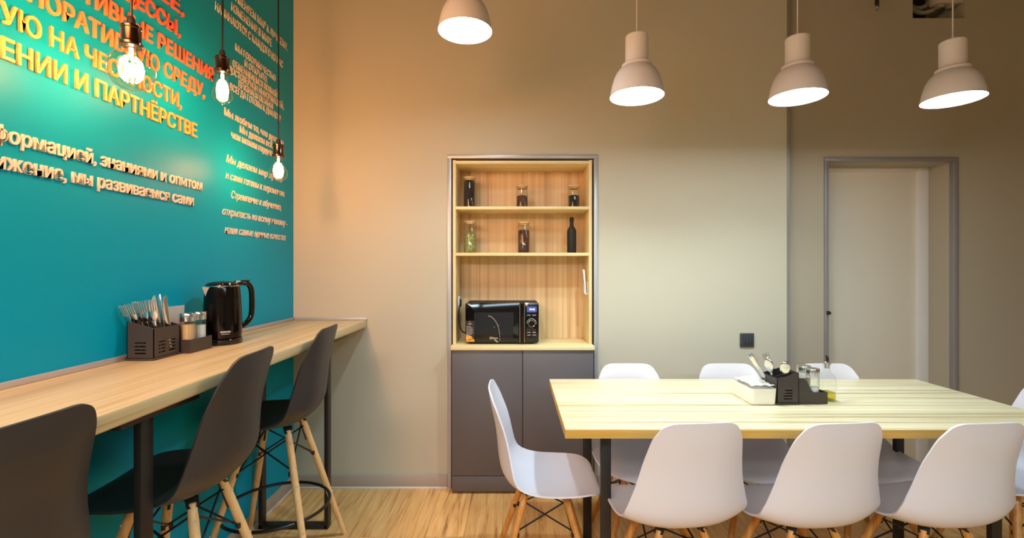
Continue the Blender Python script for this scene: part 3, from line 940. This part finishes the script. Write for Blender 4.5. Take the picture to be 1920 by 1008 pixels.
bulb_pendant(BX, 1.797, 2.075, st, 0.019, -0.028, -0.100, 'bare filament bulb pendant with a teardrop bulb, middle of the three')
ab = [(0.0155, -0.0005), (0.0165, -0.016), (0.023, -0.034), (0.034, -0.052), (0.0395, -0.068), (0.0405, -0.078), (0.037, -0.093), (0.028, -0.104), (0.014, -0.110), (0, -0.112)]
bulb_pendant(BX, 2.224, 1.853, ab, 0.021, -0.028, -0.094, 'bare filament bulb pendant hung lowest, nearest the back wall')

# ================================================================== WALL LETTERING
def YofPX(px): return 1175.7 / (964.0 - px)          # where a picture column meets the left wall
def wall_line(parent, body, px0, px1, z, h, mat, ext=0.004, shear=0.0, bold=0.0, name='text_line', lower=False):
    me = text_mesh(body, 1.0, shear, bold)
    xs = [v.co.x for v in me.vertices]
    x0, x1 = min(xs), max(xs)
    y0, y1 = YofPX(px0), YofPX(px1)
    sy = h / (0.546 if lower else 0.727)
    sx = (y1 - y0) / (x1 - x0)
    R = Matrix(((0, 0, 1, 0), (1, 0, 0, 0), (0, 1, 0, 0), (0, 0, 0, 1)))      # x -> +Y, y -> +Z, z -> +X
    mat4 = Matrix.Translation((XL + ext + 0.0004, y0, z)) @ R @ Matrix.Diagonal((sx, sy, ext, 1)) @ Matrix.Translation((-x0, 0, 0))
    b = MB(); b.add_mesh(me, mat4); bpy.data.meshes.remove(me)
    return b.build(name, mat, parent, smooth=0, normals=False)
hl = thing('wall_lettering', 'big raised orange headline lettering on the teal wall', 'lettering')
for body, p0, p1, z in [('ЕНИИ И ПАРТНЁРСТВЕ', -1, 367, 1.876), ('УЮ НА ЧЕСТНОСТИ,', -2, 338, 1.968), ('ПОРАТИВНУЮ СРЕДУ,', 50, 382, 2.062), ('ТИВНЫЕ РЕШЕНИЯ', 152, 398, 2.155), ('ЦЕССЫ,', 232, 336, 2.251), ('НЕЕ,', 270, 343, 2.345)]:
    wall_line(hl, body, p0, p1, z, 0.056, 'orange', 0.0035, 0.0, 0.012)
sl = thing('wall_lettering', 'two raised off-white lower case lines under the orange headline', 'lettering')
for body, p0, p1, z in [('формацией, знаниями и опытом', -14, 377, 1.660), ('ижение, мы развиваемся сами', -12, 361, 1.588)]:
    wall_line(sl, body, p0, p1, z, 0.0315, 'letter', 0.003, 0.06, 0.016, lower=True)
la = thing('wall_lettering', 'thin capital lettering at the top of the teal wall near the corner, three lines', 'lettering')
for body, p0, p1, z in [('И МЕНЯЕМ МИР К ЛУЧШЕМУ.', 437, 538.5, 2.607), ('ИЗМЕНЕНИЯ В МИРЕ', 433.5, 509, 2.546), ('НАЧИНАЮТСЯ С КАЖДОГО ИЗ НАС', 403, 530, 2.482)]:
    wall_line(la, body, p0, p1, z, 0.040, 'letter', 0.0015, 0.0, -0.002)
lb = thing('wall_lettering', 'six tight lines of thin capitals beside the teardrop bulb on the teal wall', 'lettering')
for body, p0, p1, z in [('МЫ ГОВОРИМ ЧЕСТНО', 441, 516, 2.372), ('И ОТКРЫТО.', 458.5, 501, 2.329), ('ОБМЕНИВАЕМСЯ ПОЛНОЙ', 436, 519, 2.286), ('ДОСТОВЕРНОЙ ИНФОРМАЦИЕЙ,', 428, 531, 2.246), ('ПРИЗНАЁМ ОШИБКИ', 447, 511, 2.207), ('ВСЕГДА ГОТОВЫ К ДИАЛОГУ', 431, 526, 2.167)]:
    wall_line(lb, body, p0, p1, z, 0.034, 'letter', 0.0015, 0.0, -0.002)
lc = thing('wall_lettering', 'three lines of bold hand-style lettering above the script lines on the teal wall', 'lettering')
for body, p0, p1, z in [('Мы любим то, что делаем.', 420, 532, 2.035), ('Мы делаем всё,', 449, 512, 1.990), ('чем можем гордиться', 433, 519, 1.945)]:
    wall_line(lc, body, p0, p1, z, 0.026, 'letter', 0.0018, 0.0, 0.012, lower=True)
ld = thing('wall_lettering', 'five spaced lines of slanted script lettering at the corner above the kettle', 'lettering')
for body, p0, p1, z in [('Мы делаем мир лучше', 423, 529, 1.820), ('и сами готовы к переменам.', 422, 533, 1.743), ('Стремление к обучению,', 433, 526.5, 1.659), ('открытость ко всему новому -', 416.5, 538, 1.574), ('наши самые ценные качества', 420.5, 535, 1.490)]:
    wall_line(ld, body, p0, p1, z, 0.028, 'letter', 0.0015, 0.32, 0.0, lower=True)

# ================================================================== CUTLERY, CADDIES
def slotted(mb, o, u, n, W, z0, zl, zr, cols, th, zs, sh=0.0048, pitch=0.0118):
    """upright panel from o along u, thickness th along n, sloping top, columns of four slots"""
    o, u, n = Vector(o), Vector(u), Vector(n) * th
    def piece(pts): mb.prism([o + u * a + Vector((0, 0, z)) for a, z in pts], n)
    top = lambda a: zl + (zr - zl) * a / W
    lo = zs; hi = zs + 3 * pitch + sh
    piece([(0, z0), (W, z0), (W, lo), (0, lo)])
    piece([(0, hi), (W, hi), (W, top(W)), (0, top(0))])
    xs = [0.0]
    for c0, c1 in cols: xs += [c0, c1]
    xs.append(W)
    for k in range(0, len(xs), 2): piece([(xs[k], lo), (xs[k + 1], lo), (xs[k + 1], hi), (xs[k], hi)])
    for c0, c1 in cols:
        for k in range(3):
            z = lo + sh + k * pitch
            piece([(c0, z), (c1, z), (c1, z + pitch - sh), (c0, z + pitch - sh)])
BW, BL, BLO, BHI = 0.092, 0.124, 0.109, 0.135          # basket: across, along, low side, high side
def make_basket(label, loc, rotz):
    t = thing('cutlery_basket', label, 'cutlery holder', loc, rotz, 'dark slotted cutlery baskets')
    b = MB(); th = 0.0022
    hw, hl_ = BW / 2, BL / 2
    slotted(b, (-hw, -hl_, 0), (1, 0, 0), (0, 1, 0), BW, 0.006, BHI, BLO, [(0.027, 0.065)], th, 0.022)
    slotted(b, (hw, hl_, 0), (-1, 0, 0), (0, -1, 0), BW, 0.006, BLO, BHI, [(0.027, 0.065)], th, 0.022)
    slotted(b, (hw, -hl_, 0), (0, 1, 0), (-1, 0, 0), BL, 0.006, BLO, BLO, [(0.022, 0.054), (0.070, 0.102)], th, 0.022)
    slotted(b, (-hw, hl_, 0), (0, -1, 0), (1, 0, 0), BL, 0.006, BHI, BHI, [(0.022, 0.054), (0.070, 0.102)], th, 0.022)
    b.box(-hw, hw, -hl_, hl_, 0.006, 0.009)
    b.build('basket', 'brown_plastic', t, smooth=0)
    MB().box(-hw - 0.004, hw + 0.004, -hl_ - 0.004, hl_ + 0.004, 0.0005, 0.0075, 0.002).build('base', 'brown_plastic', t)
    b = MB(); b.prism([(-hw + 0.0025, 0.008, 0.0095), (hw - 0.0025, 0.008, 0.0095), (hw - 0.0025, 0.008, BLO - 0.006), (-hw + 0.0025, 0.008, BHI - 0.006)], (0, 0.002, 0))
    b.build('divider', 'brown_plastic', t, smooth=0)
    return t
def make_tray(label, loc, rotz):
    """low front at +x, tall napkin slot at -x"""
    t = thing('condiment_tray', label, 'tray', loc, rotz, 'dark condiment trays')
    L, W = 0.124, 0.122
    prof = [(0, 0), (L, 0), (L, 0.050), (0.068, 0.050), (0.060, 0.053), (0.053, 0.062), (0.046, 0.076), (0.038, 0.092), (0.030, 0.105), (0.024, 0.110), (0, 0.110)]
    b = MB()
    for y in (-W / 2, W / 2 - 0.0022): b.prism([(x - L / 2, y, z + 0.0005) for x, z in prof], (0, 0.0022, 0))
    b.box(-L / 2, L / 2, -W / 2 + 0.0022, W / 2 - 0.0022, 0.0005, 0.004)
    b.box(L / 2 - 0.0022, L / 2, -W / 2 + 0.0022, W / 2 - 0.0022, 0.004, 0.0505)
    b.box(-L / 2, -L / 2 + 0.0022, -W / 2 + 0.0022, W / 2 - 0.0022, 0.004, 0.1105)
    b.box(-L / 2 + 0.034, -L / 2 + 0.036, -W / 2 + 0.0022, W / 2 - 0.0022, 0.004, 0.095)
    b.build('tray', 'brown_plastic', t, smooth=0)
    return t
def make_shaker(label, loc, fill, mat, what):
    t = thing('glass_shaker', label, 'shaker', loc, 0, 'glass shakers in the condiment trays')
    r, h = 0.0265, 0.142
    MB().lathe([(0, 0), (r - 0.003, 0), (r, 0.003), (r, h - 0.028), (r - 0.002, h - 0.027), (r - 0.002, 0.006), (0, 0.005)], n=32).build('glass_body', 'glass', t)
    b = MB(); b.lathe([(r - 0.001, h - 0.030), (r + 0.0012, h - 0.030), (r + 0.0015, h - 0.0155), (r + 0.0005, h - 0.015), (r + 0.0005, h - 0.0145), (r + 0.0015, h - 0.014), (r + 0.0015, h - 0.002), (r + 0.0008, h - 0.0005), (r - 0.001, h), (0, h)], n=48)
    b.build('lid', 'steel', t)
    MB().lathe([(0, 0.0065), (r - 0.0028, 0.0065), (r - 0.0026, fill), (r * 0.5, fill + 0.002), (0, fill + 0.003)], n=32).build(what, mat, t)
    return t

def cutlery_mesh(kind):
    """lies along +z from the handle end at 0, flat side facing -y, 0.2 long"""
    b = MB()
    th = 0.0018
    def flat(pts, y=0.0): b.prism([(x, y - th / 2, z) for x, z in pts], (0, th, 0), 0.0004)
    if kind == 'knife':
        flat([(-0.0045, 0), (0.0045, 0), (0.0075, 0.02), (0.0078, 0.09), (0.0055, 0.105), (0.009, 0.115), (0.0098, 0.18), (0.006, 0.203), (-0.002, 0.212), (-0.0055, 0.205), (-0.006, 0.105), (-0.0072, 0.09), (-0.0072, 0.02)])
    else:
        flat([(-0.006, 0), (0.006, 0), (0.0085, 0.006), (0.0085, 0.03), (0.0045, 0.075), (0.0032, 0.11), (0.0036, 0.125), (-0.0036, 0.125), (-0.0032, 0.11), (-0.0045, 0.075), (-0.0085, 0.03), (-0.0085, 0.006)])
        if kind == 'fork':
            flat([(-0.0036, 0.1245), (0.0036, 0.1245), (0.0095, 0.138), (0.0118, 0.150), (0.0118, 0.158), (-0.0118, 0.158), (-0.0118, 0.150), (-0.0095, 0.138)])
            for x in (-0.0101, -0.0034, 0.0034, 0.0101): flat([(x - 0.0017, 0.157), (x + 0.0017, 0.157), (x + 0.0013, 0.192), (x + 0.0004, 0.199), (x - 0.0004, 0.199), (x - 0.0013, 0.192)])
        else:
            t = bmesh.new()
            bmesh.ops.create_uvsphere(t, u_segments=24, v_segments=12, radius=1.0)
            bmesh.ops.delete(t, geom=[v for v in t.verts if v.co.z > 0.12], context='VERTS')
            r = bmesh.ops.solidify(t, geom=list(t.faces), thickness=0.06)
            b.add(t, Matrix.Translation((0, 0.0005, 0.158)) @ Matrix.Rotation(-PI / 2, 4, 'X') @ Matrix.Diagonal((0.0205, 0.036, 0.010, 1)))
    o = b.build(kind, 'steel', smooth=50)
    me = o.data; bpy.data.objects.remove(o)
    return me
CUT = {k: cutlery_mesh(k) for k in ('knife', 'fork', 'spoon')}
def place_cutlery(kind, foot, tip, roll, label, group, flip=False):
    """stand it between the two points: foot end in the basket, other end out"""
    foot, tip = Vector(foot), Vector(tip)
    z = (tip - foot).normalized()
    ref = Vector((math.cos(roll), math.sin(roll), 0))
    y = (ref - z * ref.dot(z)).normalized()
    x = y.cross(z)
    mt = Matrix((x, y, z)).transposed().to_4x4()
    o = bpy.data.objects.new(kind, CUT[kind])
    L = 0.212 if kind == 'knife' else 0.199
    if flip:
        o.matrix_world = Matrix.Translation(foot) @ mt @ Matrix.Translation((0, 0, L)) @ Matrix.Rotation(PI, 4, 'Y')
    else:
        o.matrix_world = Matrix.Translation(foot) @ mt
    C.objects.link(o)
    return tag(o, label, kind, group)

# ---- on the bar counter
KZ = 1.014
bkc = (-1.2745, 1.662)
make_basket('dark brown slotted cutlery basket on the bar counter against the teal wall', (bkc[0], bkc[1], KZ), 0)
# forks in the near compartment, tines up, fanned to the left
fz = KZ + 0.0105
FK = [((-0.030, -0.002), (-0.012, -0.086, 0.176), 0.2), ((-0.018, 0.000), (-0.014, -0.074, 0.182), 0.5), ((-0.004, -0.004), (-0.016, -0.056, 0.188), 0.1),
      ((0.008, -0.006), (-0.010, -0.050, 0.190), 0.4), ((0.020, -0.010), (-0.004, -0.036, 0.194), 0.3), ((0.034, -0.022), (-0.004, -0.026, 0.196), 0.6)]
FL = ['steel fork leaning furthest out of the bar counter cutlery basket', 'steel fork second outermost in the leaning bunch on the bar counter', 'steel fork in the middle of the fanned bunch on the bar counter, behind its neighbours',
      'steel fork in the middle of the fanned bunch on the bar counter, in front', 'steel fork leaning slightly, beside the upright fork on the bar counter', 'steel fork standing nearly upright at the front of the bar counter basket']
for (p, d, a), lab in zip(FK, FL):
    foot = Vector((bkc[0] + p[0], bkc[1] + p[1], fz)); place_cutlery('fork', foot, foot + Vector(d), a + PI * 1.5 - 0.3, lab, 'forks in the counter basket')
KN = [((0.006, 0.044), (-0.014, -0.036, 0.205), 0.5), ((0.030, 0.046), (0.004, -0.036, 0.178), 0.9), ((0.004, 0.052), (-0.018, -0.010, 0.210), 0.3)]
KL = ['tall steel knife leaning left in the bar counter basket, behind the upright fork', 'broad steel knife blade lowest in the bar counter basket', 'tall steel knife standing at the back of the bar counter basket']
for (p, d, a), lab in zip(KN, KL):
    foot = Vector((bkc[0] + p[0], bkc[1] + p[1], fz)); place_cutlery('knife', foot, foot + Vector(d), a + PI * 1.5, lab, 'knives in the counter basket')
trc = (-1.257, 1.795)
make_tray('dark brown condiment tray on the bar counter between basket and kettle', (trc[0], trc[1], KZ), 0)
make_shaker('glass shaker of wooden toothpicks in the bar counter tray', (-1.228, 1.766, KZ + 0.0045), 0.100, 'picks', 'toothpicks')
make_shaker('glass shaker three quarters full of salt in the bar counter tray', (-1.228, 1.826, KZ + 0.0045), 0.090, 'salt', 'salt')
def napkin(loc, w, h, tilt, label, group, rotz=0.0):
    b = MB(); bm = b.bm
    n = 8
    for side in (0, 1):
        pass
    vs = [[bm.verts.new((0.0015 * math.sin(i * 1.3 + j * 0.9) + tilt * j / n, -w / 2 + w * i / n, h * j / n)) for j in range(n + 1)] for i in range(n + 1)]
    fs = [bm.faces.new((vs[i][j], vs[i + 1][j], vs[i + 1][j + 1], vs[i][j + 1])) for i in range(n) for j in range(n)]
    bmesh.ops.solidify(bm, geom=fs, thickness=0.0022)
    o = b.build('paper_napkin', 'paper', loc=loc, rot=(0, 0, rotz))
    return tag(o, label, 'napkin', group)
NG = 'paper napkins standing in the counter tray'
napkin((trc[0] - 0.053, trc[1], KZ + 0.005), 0.105, 0.160, -0.008, 'white paper napkin at the back of the bar counter tray, next to the wall', NG)
napkin((trc[0] - 0.044, trc[1] - 0.004, KZ + 0.005), 0.105, 0.166, 0.008, 'white paper napkin at the front of the bar counter tray slot, behind the shakers', NG)

# ---- electric kettle
kt = thing('electric_kettle', 'black glossy electric kettle on the bar counter', 'kettle', (-1.222, 1.968, KZ), math.radians(58))
MB().lathe([(0, 0.0008), (0.071, 0.0008), (0.073, 0.004), (0.073, 0.020), (0.070, 0.024), (0, 0.024)], n=56).build('base', 'black_gloss', kt)
b = MB(); b.lathe([(0, 0.0245), (0.066, 0.0245), (0.070, 0.028), (0.0715, 0.045), (0.0712, 0.10), (0.069, 0.16), (0.0672, 0.194), (0.0672, 0.1955), (0.0665, 0.196), (0.0672, 0.1965), (0.064, 0.232), (0.0625, 0.240), (0, 0.240)], n=64)
body = b.build('body', 'kettle', kt)
MB().lathe([(0.0632, 0.2395), (0.0642, 0.2395), (0.0640, 0.2425), (0.0630, 0.2425)], n=56, close=True).build('trim_ring', 'steel', body)
MB().lathe([(0, 0.2405), (0.0625, 0.2405), (0.0618, 0.2455), (0.054, 0.254), (0.035, 0.2595), (0, 0.2615)], n=56).build('lid', 'black_gloss', kt)
b = MB()
hp = catmull([(0.050, 0, 0.250), (0.080, 0, 0.252), (0.104, 0, 0.246), (0.118, 0, 0.226), (0.122, 0, 0.19), (0.122, 0, 0.14), (0.118, 0, 0.105), (0.104, 0, 0.082), (0.086, 0, 0.068), (0.068, 0, 0.060)], 5)
b.tube(hp, [0.0115] * len(hp), 16); b.build('handle', 'black_gloss', kt)
MB().box(0.086, 0.112, -0.009, 0.009, 0.258, 0.264, 0.003).build('lid_button', 'black_matte', kt)
b = MB()
b.prism([(-0.058, -0.020, 0.236), (-0.076, 0.0, 0.238), (-0.058, 0.020, 0.236)], (0, 0, 0.001))
t = bmesh.new()
P = [(-0.0575, -0.022, 0.2375), (-0.079, 0.0, 0.2375), (-0.0575, 0.022, 0.2375), (-0.0655, 0.0, 0.196)]
vs = [t.verts.new(p) for p in P]
for f in ((0, 1, 3), (1, 2, 3), (0, 2, 1), (0, 3, 2)): t.faces.new([vs[i] for i in f])
b.add(t)
b.build('spout', 'steel_pale', kt, smooth=0)
b = MB()
def curved_text(mb, bodytxt, ang_c, z, h, width, R, bold=0.01):
    me = text_mesh(bodytxt, 0.02, 0, bold)
    xs = [v.co.x for v in me.vertices]; x0, x1 = min(xs), max(xs)
    for v in me.vertices:
        u = (v.co.x - x0) / (x1 - x0) - 0.5
        a = ang_c + u * width / R
        r = R + 0.0002 + v.co.z * 0.01
        v.co = Vector((r * math.cos(a), r * math.sin(a), z + v.co.y * h / 0.727))
    mb.add_mesh(me); bpy.data.meshes.remove(me)
ang = math.radians(-50 - 58)
curved_text(b, 'REDMOND', ang, 0.052, 0.0068, 0.036, 0.0716, 0.02); curved_text(b, 'kitchen', ang, 0.045, 0.003, 0.03, 0.0715)
b.build('logo', 'ink_white', body, smooth=0)

# ---- on the dining table
btc = (1.163, 2.055)
make_basket('dark brown slotted cutlery basket on the dining table beside the napkin box', (btc[0], btc[1], TZ), PI)
tz = TZ + 0.0105
TK = [((0.002, 0.030), (-0.105, 0.030, 0.178), 'steel knife handle reaching furthest out of the dining table basket'), ((-0.006, 0.022), (-0.094, 0.028, 0.186), 'steel knife handle just below the furthest one, dining table basket')]
for (p, d, lab) in TK:
    foot = Vector((btc[0] + p[0], btc[1] + p[1], tz)); place_cutlery('knife', foot, foot + Vector(d), -PI / 2 - 0.5, lab, 'knives in the table basket', flip=True)
place_cutlery('fork', (btc[0] + 0.022, btc[1] + 0.036, tz), (btc[0] - 0.030, btc[1] + 0.056, tz + 0.18), -PI / 2 - 0.3, 'steel fork behind the spoon in the dining table basket', 'forks in the table basket')
place_cutlery('fork', (btc[0] + 0.010, btc[1] + 0.030, tz), (btc[0] - 0.052, btc[1] + 0.030, tz + 0.175), -PI / 2 - 0.2, 'steel fork with fanned tines on the left of the dining table basket', 'forks in the table basket')
place_cutlery('spoon', (btc[0] + 0.020, btc[1] + 0.000, tz), (btc[0] - 0.014, btc[1] - 0.065, tz + 0.155), PI / 2 - 0.25, 'steel spoon with its round bowl up in the dining table basket', 'spoons in the table basket')
place_cutlery('spoon', (btc[0] - 0.006, btc[1] + 0.004, tz), (btc[0] - 0.062, btc[1] - 0.020, tz + 0.165), PI / 2 - 1.0, 'steel spoon turned edge-on at the left of the dining table basket', 'spoons in the table basket')
ttc = (1.2735, 2.060)
make_tray('dark brown condiment tray on the dining table, its tall slot by the basket', (ttc[0], ttc[1], TZ), 0)
make_shaker('glass shaker half full of salt at the front of the dining table tray', (1.290, 2.030, TZ + 0.0045), 0.062, 'salt', 'salt')
make_shaker('glass shaker standing behind the other one in the dining table tray', (1.290, 2.090, TZ + 0.0045), 0.085, 'picks', 'toothpicks')
NG = 'paper napkins standing in the table tray'
napkin((ttc[0] - 0.053, ttc[1], TZ + 0.005), 0.100, 0.112, 0.004, 'white paper napkin next to the basket in the dining table tray', NG)
napkin((ttc[0] - 0.043, ttc[1], TZ + 0.005), 0.100, 0.116, 0.016, 'white paper napkin folded over towards the shakers in the dining table tray', NG)
# oil bottle
ob = thing('oil_bottle', 'small glass oil bottle with steel pourer and yellow oil on the dining table', 'bottle', (1.374, 2.062, TZ), math.radians(12))
def squircle(hw, z, n=40, p=4.0):
    out = []
    for k in range(n):
        a = 2 * PI * k / n; c, s = math.cos(a), math.sin(a)
        q = (abs(c) ** p + abs(s) ** p) ** (-1 / p)
        out.append(Vector((hw * q * c, hw * q * s, z)))
    return out
def loft(mb, rows, cap0=True, cap1=True):
    bm = mb.bm
    V = [[bm.verts.new(p) for p in r] for r in rows]
    n = len(V[0])
    for A, B in zip(V[:-1], V[1:]):
        for k in range(n): bm.faces.new((A[k], A[(k + 1) % n], B[(k + 1) % n], B[k]))
    if cap0: bm.faces.new(V[0][::-1])
    if cap1: bm.faces.new(V[-1])
b = MB()
loft(b, [squircle(0.0265, 0.0006), squircle(0.0285, 0.004), squircle(0.0285, 0.088), squircle(0.0275, 0.098, p=3.4), squircle(0.023, 0.112, p=2.6), squircle(0.0155, 0.122, p=2.1), squircle(0.0125, 0.128, p=2), squircle(0.0125, 0.152, p=2), squircle(0.0150, 0.153, p=2), squircle(0.0150, 0.159, p=2), squircle(0.011, 0.160, p=2)], True, False)
b.build('glass_body', 'glass', ob)
b = MB(); loft(b, [squircle(0.0255, 0.005), squircle(0.0268, 0.008), squircle(0.0268, 0.037)]); b.build('oil', 'oil', ob)
b = MB(); b.lathe([(0, 0.1605), (0.0165, 0.1605), (0.0165, 0.164), (0.010, 0.166), (0.008, 0.170), (0, 0.170)], n=24); b.lathe([(0, 0.140), (0.0098, 0.140), (0.0105, 0.1602), (0, 0.1602)], n=24)
pr = b.build('pourer', 'steel', ob)
b = MB(); b.tube([(0, 0, 0.170), (0, 0, 0.184), (-0.004, 0, 0.196)], 0.0045, 10); b.tube([(0.006, 0, 0.168), (0.009, 0, 0.180), (0.006, 0, 0.190)], 0.0018, 6); b.build('spout', 'black_matte', pr)

# white napkin box with a heap of napkins
nb = thing('napkin_box', 'cream plastic box holding paper napkins at the front of the dining table set', 'box', (1.057, 2.071, TZ))
def rr(hx_, hy_, r, z, n=6):
    out = []
    for (cx, cy, a0) in ((hx_ - r, hy_ - r, 0), (-hx_ + r, hy_ - r, 90), (-hx_ + r, -hy_ + r, 180), (hx_ - r, -hy_ + r, 270)):
        for k in range(n + 1):
            a = math.radians(a0 + 90 * k / n); out.append(Vector((cx + r * math.cos(a), cy + r * math.sin(a), z)))
    return out
b = MB()
loft(b, [rr(0.049, 0.084, 0.012, 0.0006), rr(0.0515, 0.0865, 0.013, 0.003), rr(0.055, 0.090, 0.014, 0.066), rr(0.0545, 0.0895, 0.014, 0.068), rr(0.0525, 0.0875, 0.012, 0.068), rr(0.050, 0.085, 0.012, 0.008)], True, True)
b.build('box', 'cream', nb)
for k, (zz, ang, lab) in enumerate([(0.057, 2, 'flat white napkin, lowest of the heap in the cream box'), (0.0605, -2, 'white napkin in the middle of the heap in the cream box'), (0.066, 3, 'crumpled white napkin on top of the heap in the cream box')]):
    b = MB(); bm = b.bm
    n = 22
    rnd = random.Random(k + 3)
    ph = [rnd.uniform(0, 6) for _ in range(6)]
    hxk, hyk = (0.048, 0.083) if k < 1 else ((0.049, 0.084) if k == 1 else (0.049, 0.080))
    vs = []
    for i in range(n + 1):
        row = []
        for j in range(n + 1):
            u, v = -1 + 2 * i / n, -1 + 2 * j / n
            hgt = 0.0016 * math.sin(5 * u + ph[0]) + 0.0018 * math.sin(7 * v + 3 * u + ph[1])
            if k == 1: hgt = abs(hgt) * 1.2 + 0.012 * math.exp(-((u + 0.1) ** 2 + (v + 0.1) ** 2) * 2.5)
            if k == 2: hgt = 0.010 + 0.024 * math.exp(-((u + 0.05) ** 2 * 3 + (v - 0.1) ** 2 * 2.2)) + abs(0.004 * math.sin(4 * u - 6 * v + ph[2])) + abs(hgt)
            row.append(bm.verts.new((u * hxk, v * hyk, hgt)))
        vs.append(row)
    fs = [bm.faces.new((vs[i][j], vs[i + 1][j], vs[i + 1][j + 1], vs[i][j + 1])) for i in range(n) for j in range(n)]
    bmesh.ops.solidify(bm, geom=fs, thickness=0.002)
    tag(b.build('paper_napkin', 'paper', loc=(1.057, 2.071, TZ + zz), rot=(0, 0, math.radians(ang * 0.4)), smooth=60), lab, 'napkin', 'napkins heaped in the cream box')
